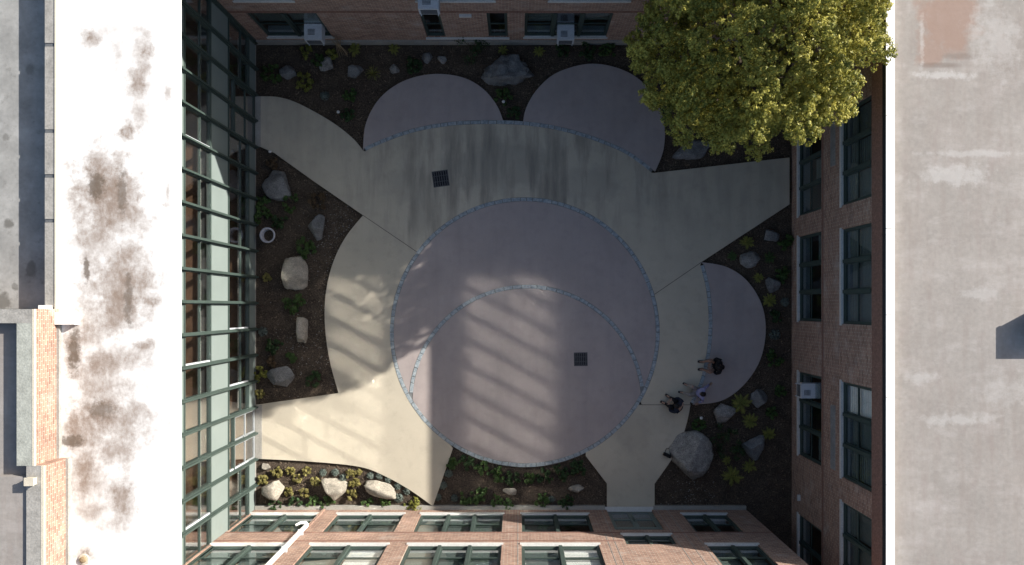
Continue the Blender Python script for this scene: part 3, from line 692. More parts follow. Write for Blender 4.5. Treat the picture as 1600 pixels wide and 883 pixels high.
BIG = [(165, 320, 62, 90, .95), (178, 455, 66, 95, .9), (165, 570, 66, 70, .8), (165, 680, 70, 75, .9), (150, 775, 55, 60, .7), (215, 110, 30, 90, .45), (140, 60, 40, 30, .35)]
overlay(m, mul(m, blob_fac(m, blobs(BIG, ZR), 1.5, 1.9, .42), noise_fac(m, 7, .12, .62, (1, .5, 1), 9, (4, 4, 0), rough=.75)), (.20, .145, .11), .85)
bf2 = blob_fac(m, blobs([(150, 290, 14, 25, 1), (190, 300, 8, 40, .8), (115, 545, 10, 40, 1), (112, 690, 20, 10, 1), (200, 470, 8, 40, .8), (160, 640, 22, 14, .8), (135, 420, 5, 20, 1)], ZR), 5, 1.6, .3)
overlay(m, bf2, (.10, .075, .055), .8)
# curb along the far side of the white roof, metal sheets with splice plates
xc = P(88, 0, 7.07).x; xd = P(70, 0, 7.07).x
yj = [10.5] + [P(0, y, 7.07).y for y in (0, 70, 205, 275, 345, 483)]
yj[1:] = sorted(set(yj[1:]), reverse=True); yj = [24] + yj[2:]
for a, b in zip(yj[1:], yj):
    bm = bmesh.new(); box(bm, xd, xc - .04, a + .05, b - .05, 6.2, 7.07); obj('curb_sheet', bm, M['curb'], wb)
    bm = bmesh.new(); box(bm, xd + .002, xc - .042, a - .045, a + .045, 6.7, 7.055); obj('splice_plate', bm, M['grille'], wb)
bm = bmesh.new(); box(bm, xc - .038, xc, yj[-1], 24, 6.9, 7.09); obj('flashing', bm, M['cream'], wb)

# ---- building further left with a brick parapet
lb = empty('brick_parapet_building', (-17, -6, 0)); tag(lb, 'flat roofed building in the left corner with a sunlit brick parapet beside the white roof', 'building')
zt = 7.98; xf = P(53, 0, zt).x; yT = P(0, 483, zt).y; yM = P(0, 505, zt).y; yS = P(0, 728, zt).y
xb = P(26, 0, zt).x; xf2 = P(68, 0, zt).x; xb2 = P(41, 0, zt).x
bm = bmesh.new(); box(bm, xf - .25, xf, yS, yT, 6.5, zt - .06); obj('parapet_wall', bm, M['brick_x'], lb)
bm = bmesh.new(); box(bm, xf2 - .25, xf2, -20, yS - .002, 6.5, zt - .06); box(bm, xf - .002, xf2 - .25, yS - .26, yS - .003, 6.5, zt - .07); obj('parapet_wall', bm, M['brick_x'], lb)
bm = bmesh.new(); box(bm, xb, xf - .05, yS - .0, yM - .002, zt - .058, zt); obj('coping', bm, M['curb2'], lb)
bm = bmesh.new(); box(bm, -22, xf - .05, yM, yT, zt - .058, zt); obj('coping', bm, M['curb'], lb)
bm = bmesh.new(); box(bm, xf - .048, xf + .01, yS, yT, zt - .058, zt + .005); obj('flashing', bm, M['cream'], lb)
bm = bmesh.new(); box(bm, xb2, xf2 - .07, -20, yS - .002, zt - .058, zt - .002); obj('coping', bm, M['curb'], lb)
bm = bmesh.new(); box(bm, xf2 - .068, xf2 + .01, -20, yS - .002, zt - .058, zt + .004); obj('flashing', bm, M['cream'], lb)
bm = bmesh.new(); box(bm, -22, xf - .26, yM + .1, yT - .02, 5.5, zt - .06); obj('wall', bm, M['brick_y'], lb)
bm = bmesh.new(); box(bm, -22, xb + .3, -20, yM + .09, 7.5, 7.72); obj('roof', bm, M['grey_roof'], lb)
bm = bmesh.new(); box(bm, -22, xb2 + .3, -20, yS - .30, 7.722, 7.91); obj('roof', bm, M['grey_roof'], lb)
bm = bmesh.new(); box(bm, -22, xf - .3, -20, yT - .1, 0, 7.49); obj('wall', bm, M['brick_x'], lb)
# white metal flashing wrapped over the junction of parapet and curb
bm = bmesh.new()
a, b = P(76, 484, 7.4), P(96, 501, 7.3)
box(bm, xf + .012, P(122, 0, 7.05).x, P(0, 507, 7.1).y, P(0, 488, 7.1).y, 6.9, 7.20); box(bm, xd - .02, xd + .20, P(0, 492, 7.3).y, P(0, 477, 7.3).y, 6.9, 7.30)
obj('junction_flashing', bm, M['coping'], lb)
# white metal base flashing strip at foot of parapet
bm = bmesh.new(); box(bm, xf + .002, xf + .07, yS, P(0, 508, 7.1).y, 6.95, 7.10); box(bm, xf2 + .002, xf2 + .07, -20, yS, 6.95, 7.10); obj('base_flashing', bm, M['curb'], lb)
vb = empty('vent_cap', P(51, 751, zt).to_tuple()); tag(vb, 'small pale square vent cap on the parapet coping in the lower left', 'vent cap')
bm = bmesh.new(); box(bm, -.11, .11, -.09, .09, 0, .12); box(bm, -.125, .125, -.105, .105, .122, .15); obj('cap', bm, M['cream'], vb, world_space=False)

# ---- neighbouring lower roof in the upper left
ub = empty('flat_roofed_building', (-17, 10, 0)); tag(ub, 'low flat grey roof in the upper left corner, half in the shadow of a curb', 'building')
M['roof2'] = mat('pale_grey_roof', (.30, .295, .28), .85, .3, 1.4, bump=.15, bscale=9, fine=.06)
overlay(M['roof2'], blob_fac(M['roof2'], blobs([(15, 350, 8, 8, 1), (5, 470, 14, 16, 1), (25, 448, 6, 6, 1), (10, 215, 6, 6, .8), (48, 110, 8, 8, .6), (50, 420, 8, 16, .8)], 6.5), 4, 1.2), (.10, .095, .085), .8)
overlay(M['roof2'], noise_fac(M['roof2'], 1.1, .52, .72, (1, 1, 1), 8, (2, 9, 0)), (.38, .375, .365), .6)
overlay(M['roof2'], noise_fac(M['roof2'], 5, .58, .75, (1, 1, 1), 8, (2, 3, 0)), (.13, .125, .115), .6)
bm = bmesh.new(); box(bm, -22, xd - .003, yT + .003, 24, 6.3, 6.54); obj('roof', bm, M['roof2'], ub)
bm = bmesh.new(); box(bm, -22, xd - .01, yT + .01, 24, 0, 6.29); obj('wall', bm, M['brick_x'], ub)

# roof drain in the white roof
c = P(131, 874, 7.0); rd = empty('roof_drain', (c.x, c.y, 6.99)); tag(rd, 'small round brass drain in a stain at the bottom of the white roof', 'roof drain')
bm = bmesh.new(); tube(bm, [(0, 0, 0), (0, 0, .03)], [.15, .14], 20); obj('flange', bm, M['cream'], rd, world_space=False)
bm = bmesh.new(); tube(bm, [(0, 0, .031), (0, 0, .07), (0, 0, .09)], [.09, .085, .04], 16); obj('strainer', bm, M['straw'], rd, world_space=False)

# ------------------------------------------------------------------ facade fittings
dp = empty('downspout', FS.pt(-8.0, .1, .12).to_tuple())
tag(dp, 'white downspout running down the sunlit brick facade at the bottom left', 'downspout')
px0, py0 = 480, 826
uD = None
# the pipe stands where it meets the small white elbow (pixel 480, 826 at about z 2.3)
zD = 2.3; uD = P(px0, py0, zD).x; wD = .14
bm = bmesh.new(); FS.box(bm, uD - .05, uD + .05, zD, 7.15, wD - .07, wD + .03); obj('pipe', bm, M['coping'], dp)
bm = bmesh.new(); tube(bm, [FS.pt(uD, zD + .05, wD), FS.pt(uD - .05, zD + .0, wD + .05), FS.pt(uD - .22, zD + .05, wD + .06), FS.pt(uD - .36, zD + .12, wD + .0)], [.06, .062, .05, .04], 10); obj('elbow', bm, M['coping'], dp)
bm = bmesh.new()
for z in (3.0, 4.6, 6.2): FS.box(bm, uD - .09, uD + .09, z, z + .05, .003, wD + .045)
obj('bracket', bm, M['white'], dp)
bm = bmesh.new(); FS.box(bm, uD - .045, uD + .045, .2, zD - .1, .003, .06); obj('lower_pipe', bm, M['brick_y'], dp)

def ac(F, u, z, w, h, d, label, rec=0.15):
    base = F.pt(u, z, 0); root = empty('air_conditioner', base.to_tuple()); tag(root, label, 'air conditioner', 'window air conditioners')
    bm = bmesh.new(); F.box(bm, u - w / 2, u + w / 2, z, z + h, -rec - .1, d)
    bmesh.ops.bevel(bm, geom=bm.edges, offset=.012, segments=2); obj('casing', bm, M['white'], root)
    bm = bmesh.new()
    for k in range(7): F.box(bm, u - w * .4, u + w * .4, z + .05 + k * (h - .1) / 7, z + .05 + (k + .45) * (h - .1) / 7, d + .001, d + .012)
    for k in range(5): F.box(bm, u - w * .3, u + w * .3 - .12, z + h + .001, z + h + .008, d * .25 + k * .045, d * .25 + k * .045 + .022)
    obj('louvre_grille', bm, M['grille'], root)
    bm = bmesh.new()
    for s in (-1, 1): F.box(bm, u + s * w * .42 - .015, u + s * w * .42 + .015, z - .04, z - .002, .06, d + .04)
    obj('bracket', bm, M['white'], root)
    bm = bmesh.new(); F.box(bm, u - w / 2, u + w / 2, z + h + .002, z + h + .14, -rec - .02, -rec + .0)
    obj('filler_panel', bm, M['pale'], root)
ac(FN_, P(491, 50, 1.5).x, 1.24, .62, .42, .50, 'white air conditioner in the far left window of the top building')
ac(FN_, P(884, 50, 1.4).x, 1.02, .60, .42, .42, 'white air conditioner in the middle of a three part window on the top building')
ac(FN_, P(672, 5, 3.6).x, 3.64, .66, .42, .45, 'white air conditioner cut by the top edge of the photo')
ac(FE, P(0, 611, 1.9).y, 1.52, .52, .38, .42, 'white air conditioner in a lower window of the right hand building')

def wall_light(F, u, z, w, label, cat='wall light'):
    root = empty('wall_light', F.pt(u, z).to_tuple()); tag(root, label, cat)
    bm = bmesh.new(); F.box(bm, u - w / 2, u + w / 2, z, z + .07, .002, .10); bmesh.ops.bevel(bm, geom=bm.edges, offset=.01); obj('housing', bm, M['sill'], root)
    bm = bmesh.new(); F.box(bm, u - w * .4, u + w * .4, z - .03, z - .001, .02, .09); obj('lens', bm, M['white'], root)
wall_light(FN_, P(727, 22, 2.6).x, 2.55, .42, 'thin pale wall light between two narrow windows of the top building')
wall_light(FE, P(0, 778, .8).y, .75, .22, 'small pale wall light low on the right hand brick wall')

# ------------------------------------------------------------------ boulders
def boulder(px, py, w, h, rot, ht, mt, label, seed):
    rg = random.Random(seed); c = P(px, py); k = HC / FPX
    bm = bmesh.new(); bmesh.ops.create_icosphere(bm, subdivisions=4, radius=1.0)
    planes = []
    for _ in range(13):
        n = Vector((rg.gauss(0, 1), rg.gauss(0, 1), rg.gauss(.1, .6))).normalized(); planes.append((n, rg.uniform(.50, .88)))
    for v in bm.verts:
        p = v.co.copy()
        for n, d in planes:
            s = p.dot(n) - d
            if s > 0: p -= n * s * .98
        q = p * 1.3
        p += p.normalized() * (.10 * noise.noise(q + Vector((seed, 0, 0))) + .045 * noise.noise(q * 3.5 + Vector((0, seed, 0))) + .03 * noise.noise(q * 9) + .015 * noise.noise(q * 20))
        if w > 80: p += p.normalized() * .10 * (noise.cell(q * 2.6 + Vector((0, 0, seed))) - .3) + p.normalized() * .06 * noise.noise(q * 7)
        v.co = p
    xs = [v.co.x for v in bm.verts]; ysn = [v.co.y for v in bm.verts]; zs = [v.co.z for v in bm.verts]
    sx, sy, sz = w * k / (max(xs) - min(xs)), h * k / (max(ysn) - min(ysn)), ht * 1.5 / (max(zs) - min(zs))
    for v in bm.verts: v.co = Vector((v.co.x * sx, v.co.y * sy, v.co.z * sz + ht * .25))
    o = obj('boulder', bm, M[mt], smooth=True); o.location = (c.x, c.y, 0); o.rotation_euler = (0, 0, R(rot))
    return tag(o, label, 'boulder', 'boulders in the planting beds')
BD = [
 (452, 114, 24, 22, 30, .30, 'rock', 'small dark boulder nearest the top left corner of the upper bed'),
 (510, 102, 22, 22, 0, .28, 'rock_m', 'round grey boulder beside the small dark one in the upper left bed'),
 (556, 112, 26, 20, 5, .28, 'rock', 'squarish grey boulder among yellow plants in the upper left bed'),
 (617, 110, 17, 15, 0, .2, 'rock_m', 'small pinkish boulder just left of the round plum lobe'),
 (668, 90, 18, 17, 0, .22, 'rock', 'small round boulder below the narrow window of the top building'),
 (691, 93, 15, 14, 0, .18, 'rock_m', 'smaller mottled boulder paired right of the round one below the top wall'),
 (793, 115, 88, 50, -6, .75, 'rock', 'largest craggy boulder of the top bed, lying between the two plum lobes'),
 (437, 288, 40, 50, 25, .5, 'rock', 'dark wedge shaped boulder under the top left paved arm'),
 (497, 354, 28, 42, -5, .45, 'rock', 'upright grey boulder above a green bush in the left bed'),
 (462, 429, 38, 54, 3, .6, 'rock_l', 'tall pale boulder in the middle of the left bed'),
 (473, 515, 20, 41, 0, .45, 'rock_l', 'narrow pale boulder catching the sun in the left bed'),
 (442, 588, 46, 33, 8, .4, 'rock', 'wide grey boulder lowest in the left bed'),
 (431, 764, 33, 30, 15, .5, 'rock_l', 'cream boulder nearest the glass wall in the bottom left bed'),
 (524, 760, 42, 32, -20, .5, 'rock_l', 'pointed pale boulder in the middle of the bottom left bed'),
 (596, 764, 54, 24, -14, .42, 'rock_l', 'long flat cream boulder in the bottom left bed'),
 (416, 729, 13, 11, 0, .15, 'rock_l', 'tiny cream rock at the corner of the glass wall and bottom left paving'),
 (798, 767, 22, 12, 0, .18, 'rock_l', 'small flat rock centred under the round shell'),
 (902, 763, 26, 12, 5, .18, 'rock_l', 'small flat rock right of centre under the round shell'),
 (1203, 368, 25, 20, 0, .25, 'rock', 'bluish boulder closest to the right wall under the paved arm'),
 (1171, 405, 32, 29, -10, .32, 'rock_m', 'heart shaped boulder above the right hand plum lobe'),
 (1206, 445, 25, 26, 0, .3, 'rock', 'rounded boulder between the right wall and the right hand plum lobe'),
 (1128, 646, 34, 34, 10, .4, 'rock_m', 'mottled boulder just below the right hand plum lobe'),
 (1183, 622, 28, 29, 20, .38, 'rock', 'angular boulder beside a yellow fern near the right wall'),
 (1081, 717, 66, 80, 8, .85, 'rock_m', 'largest rounded boulder of the lower right bed'),
 (1177, 697, 35, 43, -8, .4, 'rock', 'oval grey boulder at the right of the lower right bed'),
 (1082, 233, 62, 36, 10, .25, 'rock', 'low slab like boulder in the shade under the tree'),
]
for i, (px, py, w, h, rot, ht, mt, lb_) in enumerate(BD): boulder(px, py, w, h, rot, ht, mt, lb_, i + 3)

# ------------------------------------------------------------------ leaves
def leaf_mesh(points, normals, sizes, rng, aspect=1.7, droop=0.0):
    """one bent quad leaf (4 tris) per point"""
    n = len(points); points = np.array(points); normals = np.array(normals)
    t = rng.normal(size=(n, 3)); t -= (t * normals).sum(1)[:, None] * normals; t /= np.linalg.norm(t, axis=1)[:, None]
    b = np.cross(normals, t); s = np.array(sizes)[:, None]
    v0 = points - b * s * aspect * .5; v1 = points + t * s * .42 + normals * s * .12; v2 = points + b * s * aspect * .5 - normals * s * droop; v3 = points - t * s * .42 + normals * s * .12
    V = np.stack([v0, v1, v2, v3], 1).reshape(-1, 3)
    F_ = np.arange(n * 4).reshape(-1, 4)
    me = bpy.data.meshes.new('leaves')
    me.vertices.add(n * 4); me.vertices.foreach_set('co', V.ravel())
    me.loops.add(n * 4); me.loops.foreach_set('vertex_index', F_.ravel().astype(np.int32))
    me.polygons.add(n); me.polygons.foreach_set('loop_start', (np.arange(n) * 4).astype(np.int32))
    me.update(calc_edges=True); return me

def leaf_obj(name, me, m, parent):
    me.materials.append(m); o = bpy.data.objects.new(name, me); COL.objects.link(o); o.parent = parent; return o

# ------------------------------------------------------------------ the big tree
TC = Vector((6.62, 7.55, 0))
tr = empty('tree', (TC.x, TC.y, 0)); tag(tr, 'large leafy tree in the top right corner, its right side golden in the sun', 'tree')
rng = np.random.default_rng(11); rt = random.Random(11)
bm = bmesh.new(); tube(bm, [(0, 0, -.1), (.05, 0, .5), (-.03, .05, 1.8), (.0, .0, 3.2), (.1, -.05, 5.0)], [.34, .25, .21, .19, .13], 12); obj('trunk', bm, M['bark'], tr, True, False)
RX, RY, RZ, ZC = 3.0, 2.78, 2.85, 6.25
clumps = []
tries = 0
while len(clumps) < 215 and tries < 60000:
    tries += 1
    d = Vector((rt.gauss(0, 1), rt.gauss(0, 1), rt.gauss(.25, 1))).normalized()
    lump = 1 + .26 * noise.noise(d * 2.4 + Vector((4, 1, 2))) + .22 * noise.noise(d * 5.2)
    r_ = rt.uniform(.45, 1.0) ** .5 * lump
    p = Vector((d.x * RX * r_, d.y * RY * r_, ZC + (d.z * RZ * r_ * (.75 if d.z < 0 else 1)) * (1 + .34 * d.x + .12 * d.y) + .75 * d.x))
    wx, wy = p.x + TC.x, p.y + TC.y
    if (wx > 9.75 and p.z < 7.0) or (wy > 9.5 and p.z < 8.3) or wx > 10.05 - .42 * max(0, p.z - 6.6) or wy > 10.8: continue
    if any((p - q).length < .56 for q, _ in clumps): continue
    clumps.append((p, rt.uniform(.30, .56)))
for i in range(9):
    a = i * 2.4; t = rt.choice(clumps)[0]; z0 = 2.2 + i * .28
    end = Vector((math.cos(a) * 2.0, math.sin(a) * 2.0, 5.6 + rt.uniform(-.6, 1.2)))
    if end.x + TC.x > 9.8: end.x = 9.8 - TC.x
    bm = bmesh.new(); tube(bm, [(0, 0, z0), (end * .45 + Vector((0, 0, z0 * .35))).to_tuple(), end.to_tuple()], [.11, .07, .03], 7); obj('limb', bm, M['bark'], tr, True, False)
pts, nrm, siz = [], [], []
for p, cr in clumps:
    nt_ = int(120 * cr * cr) + 14                       # tufts on the surface of each clump
    out = np.array(p - Vector((0, 0, ZC - 1.2))); out /= np.linalg.norm(out)
    td = rng.normal(size=(nt_, 3)) + out * .7; td[:, 2] += .3; td /= np.linalg.norm(td, axis=1)[:, None]
    tc_ = np.array(p) + td * cr * rng.uniform(.55, 1.1, size=(nt_, 1)) * np.array([1, 1, .85])
    for c_, dd in zip(tc_, td):
        n = 30; tr_ = rng.uniform(.07, .14)
        d = rng.normal(size=(n, 3)) + dd * .5; d /= np.linalg.norm(d, axis=1)[:, None]
        pts.append(c_ + d * tr_ * rng.uniform(.3, 1, (n, 1)))
        nn = d + rng.normal(size=(n, 3)) * .4 + np.array([0, 0, .3]); nrm.append(nn / np.linalg.norm(nn, axis=1)[:, None]); siz.append(rng.uniform(.028, .058, size=n))
me = leaf_mesh(np.concatenate(pts), np.concatenate(nrm), np.concatenate(siz), rng)
leaf_obj('crown', me, M['tree'], tr)

# ------------------------------------------------------------------ planting
def plant(kind, px, py, r, label):
    c = P(px, py); rr = r * HC / FPX * (.66 if kind == 'gold' else .85 if kind == 'blue' else 1); seed = int(px * 7 + py * 13); rg = np.random.default_rng(seed); rp = random.Random(seed)
    if kind in ('bush', 'darkbush', 'yelbush', 'redbush', 'gold'):
        name, mt = {'bush': ('green_bush', 'l_green'), 'darkbush': ('dark_bush', 'l_dark'), 'yelbush': ('yellow_green_bush', 'l_yel'), 'redbush': ('russet_bush', 'l_red'), 'gold': ('golden_bush', 'l_gold')}[kind]
        root = empty(name, (c.x, c.y, 0)); tag(root, label, 'bush', 'bushes in the planting beds')
        bm = bmesh.new()
        for k in range(7):
            a = rp.uniform(0, 6.28); tube(bm, [(0, 0, 0), (math.cos(a) * rr * .3, math.sin(a) * rr * .3, rr * .5), (math.cos(a) * rr * .65, math.sin(a) * rr * .65, rr * .8)], [.012, .009, .005], 5)
        obj('stems', bm, M['bark'], root, world_space=False)
        P_, N_, S_ = [], [], []
        for k in range(17):
            a = rp.uniform(0, 6.28); q = rp.uniform(.1, 1.0) ** .7 * rr * 1.05; cc = np.array([math.cos(a) * q, math.sin(a) * q, rr * rp.uniform(.2, .85)]); cr = rr * rp.uniform(.14, .34)
            n = 55; d = rg.normal(size=(n, 3)); d /= np.linalg.norm(d, axis=1)[:, None]
            P_.append(cc + d * cr * rg.uniform(.4, 1.1, (n, 1))); nn = d + rg.normal(size=(n, 3)) * .6 + [0, 0, .5]; N_.append(nn / np.linalg.norm(nn, axis=1)[:, None]); S_.append(rg.uniform(.025, .065, n))
        P_ = np.concatenate(P_); P_[:, 2] = np.maximum(P_[:, 2], .02)
        leaf_obj('foliage', leaf_mesh(P_, np.concatenate(N_), np.concatenate(S_), rg), M[mt], root)
    elif kind in ('fern', 'yelfern', 'sedge'):
        name, mt = {'fern': ('fern', 'l_green'), 'yelfern': ('yellow_fern', 'l_yel'), 'sedge': ('grass_tuft', 'l_yel')}[kind]
        root = empty(name, (c.x, c.y, 0)); tag(root, label, 'fern' if 'fern' in kind else 'grass', 'ferns and tufts in the planting beds')
        bm = bmesh.new(); tube(bm, [(0, 0, -.02), (0, 0, .06)], [.05, .03], 7); obj('crown_base', bm, M['bark'], root, world_space=False)
        V, Fc = [], []
        nb_ = rp.randint(9, 13) if 'fern' in kind else 46
        for k in range(nb_):
            a = 6.283 * k / nb_ + rp.uniform(-.25, .25); L_ = rr * rp.uniform(.75, 1.1); hz = rr * rp.uniform(.35, .8); seg = 9
            d = Vector((math.cos(a), math.sin(a), 0)); s = Vector((-d.y, d.x, 0))
            pp = lambda t: d * L_ * t + Vector((0, 0, .04 + hz * math.sin(t * 2.5)))
            if 'fern' in kind:
                for q in range(1, seg + 1):
                    t = q / (seg + .5); wd = rr * .24 * math.sin(math.pi * (t * .85 + .1)); o_ = pp(t); th = rr * .055
                    for sg in (-1, 1):
                        b0 = len(V); tip = o_ + s * sg * wd + d * wd * .4 - Vector((0, 0, wd * .2))
                        V += [o_ - d * th, tip, o_ + d * th]; Fc.append((b0, b0 + 1, b0 + 2))
            else:
                w_ = .006
                for q in range(4):
                    t0, t1 = q / 4, (q + 1) / 4; b0 = len(V); V += [pp(t0) - s * w_, pp(t0) + s * w_, pp(t1) + s * w_ * (1 - t1), pp(t1) - s * w_ * (1 - t1)]; Fc.append((b0, b0 + 1, b0 + 2, b0 + 3))
        o = obj('fronds', (V, [], Fc), M[mt], root, world_space=False)
    elif kind == 'blue':
        root = empty('blue_grey_tuft', (c.x, c.y, 0)); tag(root, label, 'plant', 'blue grey tufts in the planting beds')
        bm = bmesh.new(); tube(bm, [(0, 0, -.02), (0, 0, rr * .3)], [.03, .02], 6); obj('stem', bm, M['bark'], root, world_space=False)
        n = 260; d = rg.normal(size=(n, 3)); d[:, 2] = np.abs(d[:, 2]); d /= np.linalg.norm(d, axis=1)[:, None]
        pnt = d * rr * rg.uniform(.55, 1, (n, 1)) * [1, 1, .8]; nn = d + rg.normal(size=(n, 3)) * .8; nn /= np.linalg.norm(nn, axis=1)[:, None]
        leaf_obj('foliage', leaf_mesh(pnt, nn, rg.uniform(.02, .04, n), rg, 3.0), M['l_blue'], root)
